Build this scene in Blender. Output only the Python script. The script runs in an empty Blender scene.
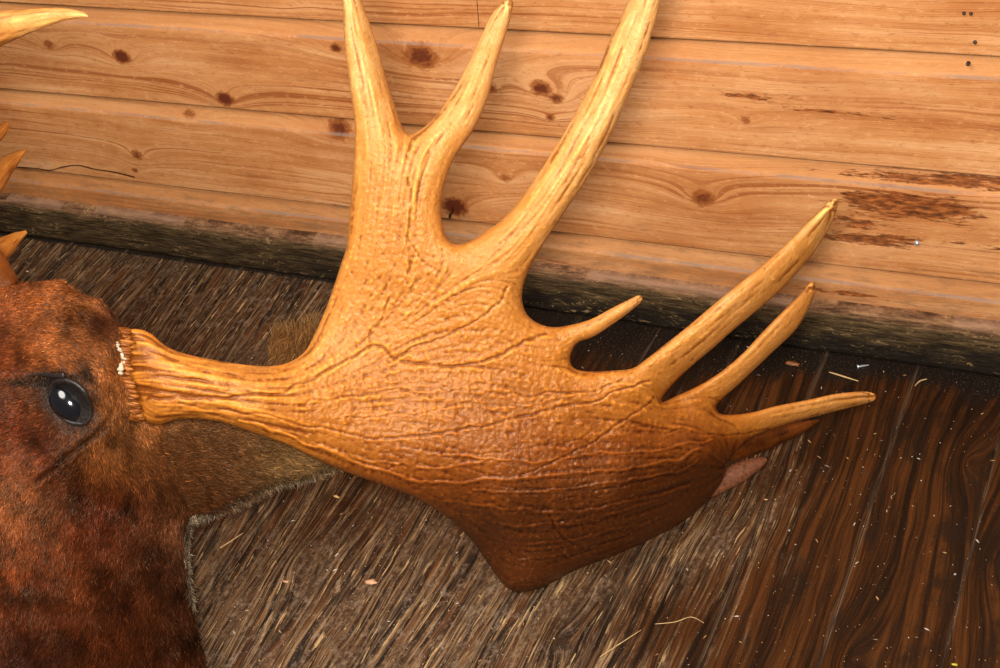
import bpy, math, random
import numpy as np
from mathutils import Matrix, Vector

# ------------------------------------------------------------------ camera
C = bpy.context.scene.collection
F = 1392.56
RX = np.array([0.90054, 0.13930, -0.41184])      # world axes seen by the camera (x right, y down, z forward)
RY = np.array([0.40931, -0.59100, 0.69511])
RZ = np.array([-0.14658, -0.79455, -0.58924])
R = np.array([RX, RY, RZ]); CAMH = 1.14
cam_d = bpy.data.cameras.new('camera'); cam = bpy.data.objects.new('camera', cam_d); C.objects.link(cam)
cam_d.sensor_width = 36.0; cam_d.lens = F * 36.0 / 1000.0; cam_d.clip_start = 0.05
m = Matrix.Identity(4)
right = R @ np.array([1, 0, 0.]); up = R @ np.array([0, -1, 0.]); back = R @ np.array([0, 0, -1.])
for i in range(3):
    m[i][0] = right[i]; m[i][1] = up[i]; m[i][2] = back[i]
m[0][3] = 0; m[1][3] = 0; m[2][3] = CAMH
cam.matrix_world = m
bpy.context.scene.camera = cam

# ------------------------------------------------------------------ light and exposure
w = bpy.data.worlds.new('world'); bpy.context.scene.world = w; w.use_nodes = True
w.node_tree.nodes['Background'].inputs[0].default_value = (1.0, 0.90, 0.78, 1)
w.node_tree.nodes['Background'].inputs[1].default_value = 0.10
def area(name, loc, target, size, power, col):
    d = bpy.data.lights.new(name, 'AREA'); d.shape = 'DISK'; d.size = size; d.energy = power; d.color = col
    o = bpy.data.objects.new(name, d); C.objects.link(o); o.location = loc
    o.rotation_euler = (Vector(target) - Vector(loc)).to_track_quat('-Z', 'Y').to_euler()
    return o
area('camera_flash', (-0.05, -0.05, 1.22), (-0.95, 1.25, 0.2), 0.22, 24.0, (1.0, 0.95, 0.87))
area('overhead_fill', (-1.15, -0.05, 2.35), (-0.95, 1.2, 0.1), 1.3, 40.0, (1.0, 0.94, 0.86))  # added soft fill from above, evens out the light on the wall
vs = bpy.context.scene.view_settings
vs.view_transform = 'Standard'; vs.look = 'None'; vs.exposure = 0.45; vs.gamma = 1.0; vs.use_curve_mapping = False

# ------------------------------------------------------------------ numeric helpers
def ray(px, py):
    px = np.asarray(px, float); py = np.asarray(py, float)
    c = np.stack([(px - 500) / F, (py - 334) / F, np.ones_like(px)], -1)
    return c @ R.T
def at(px, py, t):                      # photo direction + distance along the view axis -> world point
    return np.array([0, 0, CAMH]) + ray(px, py) * np.asarray(t, float)[..., None]
def floor_t(px, py):
    r = ray(px, py)[..., 2]
    return np.where(r < -0.05, CAMH / np.maximum(-r, 0.05), 9.0)
def hsh(ix, iy, seed):
    n = (ix.astype(np.int64) * 374761393 + iy.astype(np.int64) * 668265263 + seed * 982451653) & 0x7fffffff
    n = ((n ^ (n >> 13)) * 1274126177) & 0x7fffffff
    n = n ^ (n >> 16)
    return (n & 0xffff) / 65535.0
def vnoise(x, y, seed=0):
    x = np.asarray(x, float); y = np.asarray(y, float)
    ix = np.floor(x); iy = np.floor(y); fx = x - ix; fy = y - iy
    fx = fx * fx * (3 - 2 * fx); fy = fy * fy * (3 - 2 * fy)
    a = hsh(ix, iy, seed); b = hsh(ix + 1, iy, seed); c = hsh(ix, iy + 1, seed); d = hsh(ix + 1, iy + 1, seed)
    return (a * (1 - fx) + b * fx) * (1 - fy) + (c * (1 - fx) + d * fx) * fy
def fbm(x, y, oct=4, seed=0):
    s = 0; a = 0.5; n = 0
    for k in range(oct):
        s = s + a * vnoise(x * 2 ** k + 17.3 * k, y * 2 ** k + 9.1 * k, seed + k); n += a; a *= 0.5
    return s / n
def rbf(pts, vals):                     # thin plate interpolation of scattered controls
    P = np.array(pts, float) / 100; V = np.array(vals, float); n = len(P)
    if V.ndim == 1: V = V[:, None]
    def phi(d2): return 0.5 * d2 * np.log(d2 + 1e-12)
    K = phi(((P[:, None] - P[None]) ** 2).sum(-1)) + np.eye(n) * 0.02
    A = np.zeros((n + 3, n + 3)); A[:n, :n] = K; A[:n, n] = 1; A[:n, n + 1:] = P; A[n, :n] = 1; A[n + 1:, :n] = P.T
    w_ = np.linalg.solve(A, np.vstack([V, np.zeros((3, V.shape[1]))]))
    def f(x, y):
        x = np.asarray(x, float) / 100; y = np.asarray(y, float) / 100
        out = w_[n] + x[..., None] * w_[n + 1] + y[..., None] * w_[n + 2]
        for k in range(n):
            out = out + phi((x - P[k, 0]) ** 2 + (y - P[k, 1]) ** 2)[..., None] * w_[k]
        return out[..., 0] if V.shape[1] == 1 else out
    return f
def smooth_poly(pts, sub=5, closed=True):
    P = np.array(pts, float); n = len(P); out = []
    rng = range(n) if closed else range(n - 1)
    for i in rng:
        if closed: p0, p1, p2, p3 = P[i - 1], P[i], P[(i + 1) % n], P[(i + 2) % n]
        else: p0, p1, p2, p3 = P[max(i - 1, 0)], P[i], P[i + 1], P[min(i + 2, n - 1)]
        for k in range(sub):
            t = k / sub
            out.append(0.5 * ((2 * p1) + (-p0 + p2) * t + (2 * p0 - 5 * p1 + 4 * p2 - p3) * t * t + (-p0 + 3 * p1 - 3 * p2 + p3) * t ** 3))
    if not closed: out.append(P[-1])
    return np.array(out)
def seg_dist(X, Y, P, closed=True):     # distance to polyline and arc parameter
    D = np.full(X.shape, 1e9); n = len(P)
    for i in range(n if closed else n - 1):
        a = P[i]; b = P[(i + 1) % n]; d = b - a; L = d @ d + 1e-9
        t = np.clip(((X - a[0]) * d[0] + (Y - a[1]) * d[1]) / L, 0, 1)
        D = np.minimum(D, (X - a[0] - t * d[0]) ** 2 + (Y - a[1] - t * d[1]) ** 2)
    return np.sqrt(D)
def inside(X, Y, P):
    c = np.zeros(X.shape, bool); n = len(P)
    for i in range(n):
        x1, y1 = P[i - 1]; x2, y2 = P[i]
        if y1 == y2: continue
        c ^= ((y1 > Y) != (y2 > Y)) & (X < (x2 - x1) * (Y - y1) / (y2 - y1) + x1)
    return c
def blur(A, n=1):
    for _ in range(n):
        B = np.pad(A, 1, mode='edge')
        A = (B[:-2, 1:-1] + B[2:, 1:-1] + B[1:-1, :-2] + B[1:-1, 2:] + 2 * B[1:-1, 1:-1]) / 6
    return A
def bil(A, gx, gy):
    gx = np.clip(gx, 0, A.shape[1] - 1.001); gy = np.clip(gy, 0, A.shape[0] - 1.001)
    ix = gx.astype(int); iy = gy.astype(int); fx = gx - ix; fy = gy - iy
    return (A[iy, ix] * (1 - fx) + A[iy, ix + 1] * fx) * (1 - fy) + (A[iy + 1, ix] * (1 - fx) + A[iy + 1, ix + 1] * fx) * fy
def gauss(X, Y, cx, cy, sx, sy=None, ang=0):
    sy = sy or sx; a = math.radians(ang)
    dx = X - cx; dy = Y - cy
    u = dx * math.cos(a) + dy * math.sin(a); v = -dx * math.sin(a) + dy * math.cos(a)
    return np.exp(-0.5 * ((u / sx) ** 2 + (v / sy) ** 2))

class Sheet:
    """a solid whose outline is a smooth curve: local half thickness follows the width, so limbs are round and plates flat"""
    def __init__(s, poly, step, k, iters=500):
        s.P = poly; s.step = step
        x0, y0 = poly.min(0) - 3 * step; x1, y1 = poly.max(0) + 3 * step
        s.gx = np.arange(x0, x1 + step, step); s.gy = np.arange(y0, y1 + step, step)
        s.X, s.Y = np.meshgrid(s.gx, s.gy)
        D = seg_dist(s.X, s.Y, poly); I = inside(s.X, s.Y, poly)
        s.sd = np.where(I, D, -D)
        s.sd[np.abs(s.sd) < 0.04 * step] = -0.04 * step
        s.I = s.sd > 0
        h = step; k2 = (k(s.X, s.Y) if callable(k) else np.full(s.X.shape, k)) ** 2
        u = s._solve(s.I, k2, h, iters)
        d = np.maximum(s.sd, 1e-6)
        good = s.sd > 2.2 * step
        g = np.where(good, u / d, 0); wt = good.astype(float)
        gg, ww = g.copy(), wt.copy()
        for _ in range(10):
            gg = blur(gg); ww = blur(ww)
        fill = gg / np.maximum(ww, 1e-6)
        g = np.where(good, g, fill)
        s.T = np.where(s.I, np.sqrt(np.maximum(2 * g * d, 0)), 0)
    def _solve(s, M, k2, h, iters):
        levels = []
        m_, kk, hh = M, k2, h
        for _ in range(4):
            levels.append((m_, kk, hh))
            m_ = m_[::2, ::2]; kk = kk[::2, ::2]; hh = hh * 2
        u = None
        for (m_, kk, hh) in reversed(levels):
            if u is None: u = np.zeros(m_.shape)
            else:
                yy, xx = np.mgrid[0:m_.shape[0], 0:m_.shape[1]] / 2.0
                u = bil(u, xx, yy)
            den = 4 + kk * hh * hh
            for _ in range(iters):
                p = np.pad(u, 1)
                u = np.where(m_, (p[:-2, 1:-1] + p[2:, 1:-1] + p[1:-1, :-2] + p[1:-1, 2:] + hh * hh) / den, 0)
        return u
    def mesh(s, tf, tb, tmid):
        """tf, tb, tmid: depth grids of the front skin, the back skin and the rim"""
        I = s.I; ny, nx = I.shape
        fid = -np.ones(I.shape, int); fid[I] = np.arange(I.sum()); nI = int(I.sum())
        px = list(s.X[I]); py = list(s.Y[I])
        V = [at(s.X[I], s.Y[I], tf[I]), at(s.X[I], s.Y[I], tb[I])]
        a = I[:-1, :-1]; b = I[:-1, 1:]; c = I[1:, 1:]; d = I[1:, :-1]
        full = a & b & c & d
        jy, jx = np.nonzero(full)
        q = np.stack([fid[jy, jx], fid[jy, jx + 1], fid[jy + 1, jx + 1], fid[jy + 1, jx]], -1)
        faces = [q[:, ::-1].tolist(), (q + nI).tolist()]
        part = (a | b | c | d) & ~full
        ev = {}; ex = []; et = []
        def edge(p, r):
            key = (p, r) if p < r else (r, p)
            if key in ev: return ev[key]
            (y1, x1), (y2, x2) = key
            s1, s2 = s.sd[y1, x1], s.sd[y2, x2]; f = s1 / (s1 - s2)
            ex.append((s.gx[x1] + (s.gx[x2] - s.gx[x1]) * f, s.gy[y1] + (s.gy[y2] - s.gy[y1]) * f))
            et.append(tmid[y1, x1] * (1 - f) + tmid[y2, x2] * f)
            ev[key] = len(ex) - 1; return ev[key]
        extra = []
        for y, x in zip(*np.nonzero(part)):
            cs = [(y, x), (y, x + 1), (y + 1, x + 1), (y + 1, x)]
            loop = []
            for i in range(4):
                p, r = cs[i], cs[(i + 1) % 4]
                if I[p]: loop.append(('v', fid[p]))
                if I[p] != I[r]: loop.append(('e', edge(p, r)))
            if len(loop) >= 3: extra.append(loop)
        base = 2 * nI
        f1 = []; f2 = []
        for lp in extra:
            f1.append([int(i) if k == 'v' else base + i for k, i in lp][::-1])
            f2.append([int(i) + nI if k == 'v' else base + i for k, i in lp])
        ex = np.array(ex); V.append(at(ex[:, 0], ex[:, 1], np.array(et)))
        V = np.concatenate(V)
        pxy = np.concatenate([np.stack([s.X[I], s.Y[I]], -1)] * 2 + [ex])
        return V, faces[0] + f1 + faces[1] + f2, pxy
    def samp(s, A, x, y):
        return bil(A, (x - s.gx[0]) / s.step, (y - s.gy[0]) / s.step)

def link(name, me, mat=None, parent=None, smooth=True):
    o = bpy.data.objects.new(name, me); C.objects.link(o)
    if mat: me.materials.append(mat)
    if smooth: me.shade_smooth()
    if parent: o.parent = parent
    return o
def pymesh(name, V, Fc):
    me = bpy.data.meshes.new(name)
    V = np.asarray(V, np.float32)
    me.vertices.add(len(V)); me.vertices.foreach_set('co', V.ravel())
    if isinstance(Fc, np.ndarray):
        n, k = Fc.shape; flat = Fc.ravel(); starts = np.arange(n) * k; tot = np.full(n, k)
    else:
        tot = np.array([len(f) for f in Fc]); flat = np.array([i for f in Fc for i in f]); starts = np.concatenate([[0], np.cumsum(tot)[:-1]])
    me.loops.add(len(flat)); me.loops.foreach_set('vertex_index', flat.astype(np.int32))
    me.polygons.add(len(tot)); me.polygons.foreach_set('loop_start', starts.astype(np.int32)); me.polygons.foreach_set('loop_total', tot.astype(np.int32))
    me.update(calc_edges=True); me.validate()
    return me
def attr(me, name, vals):
    a = me.attributes.new(name, 'FLOAT', 'POINT'); a.data.foreach_set('value', np.asarray(vals, np.float32).ravel())
def cattr(me, name, rgb):
    a = me.attributes.new(name, 'FLOAT_COLOR', 'POINT')
    c = np.ones((len(rgb), 4), np.float32); c[:, :3] = rgb; a.data.foreach_set('color', c.ravel())
def tag(o, label=None, cat=None, group=None, kind=None):
    if label: o['label'] = label
    if cat: o['category'] = cat
    if group: o['group'] = group
    if kind: o['kind'] = kind
    return o
def empty(name, loc):
    o = bpy.data.objects.new(name, None); C.objects.link(o); o.location = loc; o.empty_display_size = 0.05
    return o
def keep(o, parent):                    # parent without moving
    o.parent = parent
    o.matrix_parent_inverse = Matrix.Translation(-Vector(parent_world(parent)))
    return o
def parent_world(p):
    v = Vector((0, 0, 0))
    while p is not None:
        v += p.location; p = p.parent
    return v
def tube(pts, rads, seg=20, sub=6, flat=1.0, noise=0.0, seed=1, cap=True):
    """tapered smooth tube through world points"""
    P = np.array(pts, float); A = np.column_stack([P, rads]); A = smooth_poly(A, sub, closed=False) if len(P) > 2 else A
    P = A[:, :3]; r = np.maximum(A[:, 3], 0.0002); n = len(P)
    T = np.gradient(P, axis=0); T /= np.linalg.norm(T, axis=1)[:, None]
    u = np.cross(T[0], back); u /= np.linalg.norm(u)
    V = []
    for i in range(n):
        u = u - T[i] * (u @ T[i]); u /= np.linalg.norm(u); v = np.cross(T[i], u)
        for k in range(seg):
            a = 2 * math.pi * k / seg
            rr = r[i] * (1 + noise * (float(vnoise(i * 0.35 + seed * 7, (k if k < seg / 2 else seg - k) * 0.9, seed)) - 0.5))
            V.append(P[i] + rr * (math.cos(a) * u + math.sin(a) * v * flat))
    Fc = []
    for i in range(n - 1):
        for k in range(seg):
            k2 = (k + 1) % seg
            Fc.append([i * seg + k, i * seg + k2, (i + 1) * seg + k2, (i + 1) * seg + k])
    if cap:
        V.append(P[0]); V.append(P[-1] + T[-1] * r[-1] * 0.6); c0 = len(V) - 2; c1 = c0 + 1
        for k in range(seg):
            k2 = (k + 1) % seg
            Fc.append([c0, k2, k]); Fc.append([c1, (n - 1) * seg + k, (n - 1) * seg + k2])
    return np.array(V), Fc
def px_tube(spec, **kw):                # spec: (px, py, depth, radius in photo pixels)
    s_ = np.array(spec, float)
    return tube(at(s_[:, 0], s_[:, 1], s_[:, 2]), s_[:, 3] * s_[:, 2] / F, **kw)

# ------------------------------------------------------------------ materials
class N:
    def __init__(s, name):
        s.m = bpy.data.materials.new(name); s.m.use_nodes = True; s.t = s.m.node_tree
        s.b = s.t.nodes['Principled BSDF']
    def n(s, ty, **kw):
        x = s.t.nodes.new(ty)
        for k, v in kw.items(): setattr(x, k, v)
        return x
    def put(s, sock, v):
        if hasattr(v, 'is_output'): s.t.links.new(v, sock)
        elif isinstance(v, (tuple, list)) and len(v) == 3 and sock.type == 'RGBA': sock.default_value = (*v, 1)
        else: sock.default_value = v
    def math(s, op, a, b=0.0, c=None, clamp=False):
        x = s.n('ShaderNodeMath', operation=op); x.use_clamp = clamp
        s.put(x.inputs[0], a); s.put(x.inputs[1], b)
        if c is not None: s.put(x.inputs[2], c)
        return x.outputs[0]
    def attr(s, name, col=False):
        x = s.n('ShaderNodeAttribute', attribute_name=name); return x.outputs['Color' if col else 'Fac']
    def obj(s): return s.n('ShaderNodeTexCoord').outputs['Object']
    def comb(s, x, y, z=0.0):
        c = s.n('ShaderNodeCombineXYZ'); s.put(c.inputs[0], x); s.put(c.inputs[1], y); s.put(c.inputs[2], z); return c.outputs[0]
    def noise(s, vec, scale=1.0, detail=4.0, rough=0.6, dist=0.0):
        x = s.n('ShaderNodeTexNoise'); s.put(x.inputs['Vector'], vec); x.inputs['Scale'].default_value = scale
        x.inputs['Detail'].default_value = detail; x.inputs['Roughness'].default_value = rough; x.inputs['Distortion'].default_value = dist
        return x.outputs['Fac']
    def rng(s, v, a, b, c=0.0, d=1.0, smooth=True):
        x = s.n('ShaderNodeMapRange'); x.interpolation_type = 'SMOOTHSTEP' if smooth else 'LINEAR'
        s.put(x.inputs[0], v)
        for i, q in enumerate((a, b, c, d)): s.put(x.inputs[i + 1], q)
        return x.outputs[0]
    def ramp(s, v, stops):
        x = s.n('ShaderNodeValToRGB'); s.put(x.inputs[0], v); e = x.color_ramp.elements
        while len(e) < len(stops): e.new(0.5)
        for i, (p, c) in enumerate(stops): e[i].position = p; e[i].color = (*c, 1)
        return x.outputs[0]
    def mix(s, f, a, b, mode='MIX'):
        x = s.n('ShaderNodeMix', data_type='RGBA', blend_type=mode)
        s.put(x.inputs[0], f); s.put(x.inputs[6], a); s.put(x.inputs[7], b); return x.outputs[2]
    def bump(s, h, strength=0.5, dist=0.001, prev=None):
        x = s.n('ShaderNodeBump'); x.inputs['Strength'].default_value = strength; x.inputs['Distance'].default_value = dist
        s.put(x.inputs['Height'], h)
        if prev is not None: s.put(x.inputs['Normal'], prev)
        return x.outputs[0]
    def done(s, col=None, rough=None, normal=None, **kw):
        if col is not None: s.put(s.b.inputs['Base Color'], col)
        if rough is not None: s.put(s.b.inputs['Roughness'], rough)
        if normal is not None: s.put(s.b.inputs['Normal'], normal)
        for k, v in kw.items(): s.put(s.b.inputs[k.replace('_', ' ')], v)
        return s.m

def mat_wall():
    q = N('pine_boards'); u = q.attr('gu'); p = q.attr('gp'); bid = q.attr('bid'); kn = q.attr('knot'); st = q.attr('stain')
    strip = q.attr('strip'); z = q.attr('hz')
    z0 = q.math('MULTIPLY', bid, 13.7)
    wv = q.noise(q.comb(q.math('MULTIPLY', u, 2.4), q.math('MULTIPLY', p, 9.0), z0), 1.0, 3.0)
    pp = q.math('ADD', p, q.math('MULTIPLY', wv, 0.030))
    rings = q.noise(q.comb(q.math('MULTIPLY', u, 0.9), q.math('MULTIPLY', pp, 230.0), z0), 1.0, 4.5, 0.66)
    fine = q.noise(q.comb(q.math('MULTIPLY', u, 11.0), q.math('MULTIPLY', pp, 900.0), z0), 1.0, 3.0, 0.6)
    blot = q.noise(q.comb(q.math('MULTIPLY', u, 5.0), q.math('MULTIPLY', z, 12.0), z0), 1.0, 5.0, 0.62)
    vis = q.noise(q.comb(q.math('MULTIPLY', u, 1.5), q.math('MULTIPLY', z, 14.0), 7.0), 1.0, 2.0)
    ringd = q.math('MULTIPLY', q.rng(rings, 0.38, 0.49, 1.0, 0.0), q.rng(vis, 0.38, 0.60, 0.25, 0.95))
    col = q.ramp(q.noise(q.comb(q.math('MULTIPLY', u, 3.0), q.math('MULTIPLY', pp, 60.0), z0), 1.0, 4.0), [(0.36, (0.53, 0.220, 0.074)), (0.5, (0.62, 0.282, 0.106)), (0.66, (0.70, 0.360, 0.158))])
    col = q.mix(ringd, col, (0.36, 0.115, 0.032))
    mott = q.noise(q.comb(q.math('MULTIPLY', u, 75.0), q.math('MULTIPLY', z, 170.0), 2.0), 1.0, 5.0, 0.7)
    col = q.mix(q.rng(mott, 0.44, 0.34, 0.0, 0.50), col, (0.34, 0.125, 0.045))
    col = q.mix(q.rng(mott, 0.56, 0.64, 0.0, 0.40), col, (0.80, 0.46, 0.22))
    tint = q.ramp(blot, [(0.32, (0.78, 0.62, 0.48)), (0.5, (0.98, 0.94, 0.88)), (0.68, (1.10, 1.14, 1.22))])
    col = q.mix(0.85, col, tint, 'MULTIPLY')
    bt = q.ramp(q.noise(q.comb(z0, 0.3, 0.7), 3.1, 1.0), [(0.3, (0.95, 0.86, 0.75)), (0.7, (1.05, 1.06, 1.12))])
    col = q.mix(0.6, col, bt, 'MULTIPLY')
    # the warm end on the left of the wall against the paler end on the right
    col = q.mix(q.rng(u, -1.7, -0.9, 0.75, 0.0), col, (1.0, 0.80, 0.54), 'MULTIPLY')
    streak = q.rng(fine, 0.30, 0.42, 1.0, 0.0)
    col = q.mix(q.math('MULTIPLY', streak, 0.60), col, (0.36, 0.15, 0.055))
    col = q.mix(q.math('MULTIPLY', strip, 0.45), col, (0.70, 0.32, 0.12))
    # pin holes, short scratches, grime
    sp = q.noise(q.comb(q.math('MULTIPLY', u, 120.0), q.math('MULTIPLY', z, 210.0)), 1.0, 2.0)
    col = q.mix(q.rng(sp, 0.735, 0.78), col, (0.16, 0.07, 0.03))
    grime_shade = q.noise(q.comb(q.math('MULTIPLY', u, 26.0), q.math('MULTIPLY', z, 90.0), 3.0), 1.0, 5.0, 0.7)
    low = q.rng(z, 0.085, 0.22, 1.0, 0.18)
    col = q.mix(q.math('MULTIPLY', q.rng(grime_shade, 0.52, 0.70), q.math('MULTIPLY', low, 0.55)), col, (0.20, 0.11, 0.055))
    col = q.mix(q.math('MULTIPLY', q.rng(z, 0.075, 0.14, 0.60, 0.0), q.rng(grime_shade, 0.42, 0.60, 0.45, 1.0)), col, (0.30, 0.15, 0.065))
    # knots
    kn = q.math('ADD', kn, q.math('MULTIPLY', q.math('SUBTRACT', q.noise(q.comb(q.math('MULTIPLY', u, 160.0), q.math('MULTIPLY', z, 230.0)), 1.0, 4.0, .7), 0.5), q.math('MULTIPLY', q.rng(kn, 0.0, 0.2), 0.9)))
    col = q.mix(q.rng(kn, 0.02, 0.40, 0.0, 0.85), col, (0.30, 0.085, 0.018))
    col = q.mix(q.rng(kn, 0.35, 0.80), col, (0.13, 0.028, 0.010))
    # the red-brown stain on the right
    sn = q.noise(q.comb(q.math('MULTIPLY', u, 26.0), q.math('MULTIPLY', z, 135.0), 5.0), 1.0, 6.0, 0.75)
    sm = q.math('ADD', q.math('MULTIPLY', st, 1.25), q.math('MULTIPLY', q.math('SUBTRACT', sn, 0.5), 2.8))
    sf = q.math('MULTIPLY', q.rng(sm, 0.32, 0.62), q.rng(st, 0.02, 0.15))
    sc = q.ramp(q.noise(q.comb(q.math('MULTIPLY', u, 60.0), q.math('MULTIPLY', z, 200.0), 9.0), 1.0, 3.0), [(0.36, (0.050, 0.012, 0.004)), (0.5, (0.20, 0.048, 0.010)), (0.64, (0.42, 0.13, 0.030))])
    col = q.mix(q.math('MULTIPLY', sf, 0.9), col, sc)
    # grey dirt line on each ledge
    dl = q.math('MULTIPLY', q.attr('ledge'), q.rng(q.noise(q.comb(q.math('MULTIPLY', u, 9.0), q.math('MULTIPLY', z, 60.0), 1.0), 1.0, 5.0, .7), 0.36, 0.56, 0.1, 1.0))
    col = q.mix(q.math('MULTIPLY', dl, 0.70), col, (0.24, 0.175, 0.14))
    col = q.mix(q.attr('seam'), col, (0.035, 0.016, 0.008))
    h = q.math('ADD', q.math('MULTIPLY', rings, 0.5), q.math('MULTIPLY', fine, 0.7))
    h = q.math('ADD', h, q.math('MULTIPLY', sp, 0.5))
    return q.done(col, q.rng(fine, 0.3, 0.7, 0.5, 0.66), q.bump(h, 0.7, 0.0010), Specular_IOR_Level=0.15)

def mat_beam():
    q = N('weathered_beam'); v = q.obj(); x = q.n('ShaderNodeSeparateXYZ'); q.put(x.inputs[0], v)
    X, Z = x.outputs[0], x.outputs[2]; hz = q.attr('hz')
    a = q.noise(q.comb(q.math('MULTIPLY', X, 22.0), q.math('MULTIPLY', hz, 260.0)), 1.0, 8.0, 0.82)
    b = q.noise(q.comb(q.math('MULTIPLY', X, 85.0), q.math('MULTIPLY', hz, 210.0), 4.0), 1.0, 4.0, 0.72, 0.8)
    dark = q.noise(q.comb(q.math('MULTIPLY', X, 11.0), q.math('MULTIPLY', hz, 40.0), 2.0), 1.0, 5.0, 0.65)
    col = q.ramp(a, [(0.36, (0.010, 0.006, 0.003)), (0.48, (0.058, 0.034, 0.014)), (0.58, (0.14, 0.085, 0.036)), (0.70, (0.30, 0.19, 0.085))])
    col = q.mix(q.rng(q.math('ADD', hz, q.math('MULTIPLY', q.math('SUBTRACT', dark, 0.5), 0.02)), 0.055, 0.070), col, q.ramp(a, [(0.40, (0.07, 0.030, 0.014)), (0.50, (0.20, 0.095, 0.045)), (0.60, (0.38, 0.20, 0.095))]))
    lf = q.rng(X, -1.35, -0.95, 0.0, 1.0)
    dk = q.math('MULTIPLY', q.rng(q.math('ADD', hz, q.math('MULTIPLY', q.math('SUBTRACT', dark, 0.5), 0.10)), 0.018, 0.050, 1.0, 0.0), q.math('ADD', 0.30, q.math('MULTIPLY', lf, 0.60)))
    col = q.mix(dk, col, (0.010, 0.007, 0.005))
    col = q.mix(q.math('MULTIPLY', q.rng(b, 0.57, 0.62), q.rng(dark, 0.44, 0.60, 0.05, 0.70)), col, (0.36, 0.23, 0.095))
    col = q.mix(q.attr('edge'), col, (0.42, 0.24, 0.15))
    h = q.math('ADD', a, q.math('MULTIPLY', b, 0.6))
    return q.done(col, 0.62, q.bump(h, 0.9, 0.003), Specular_IOR_Level=0.15)

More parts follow.
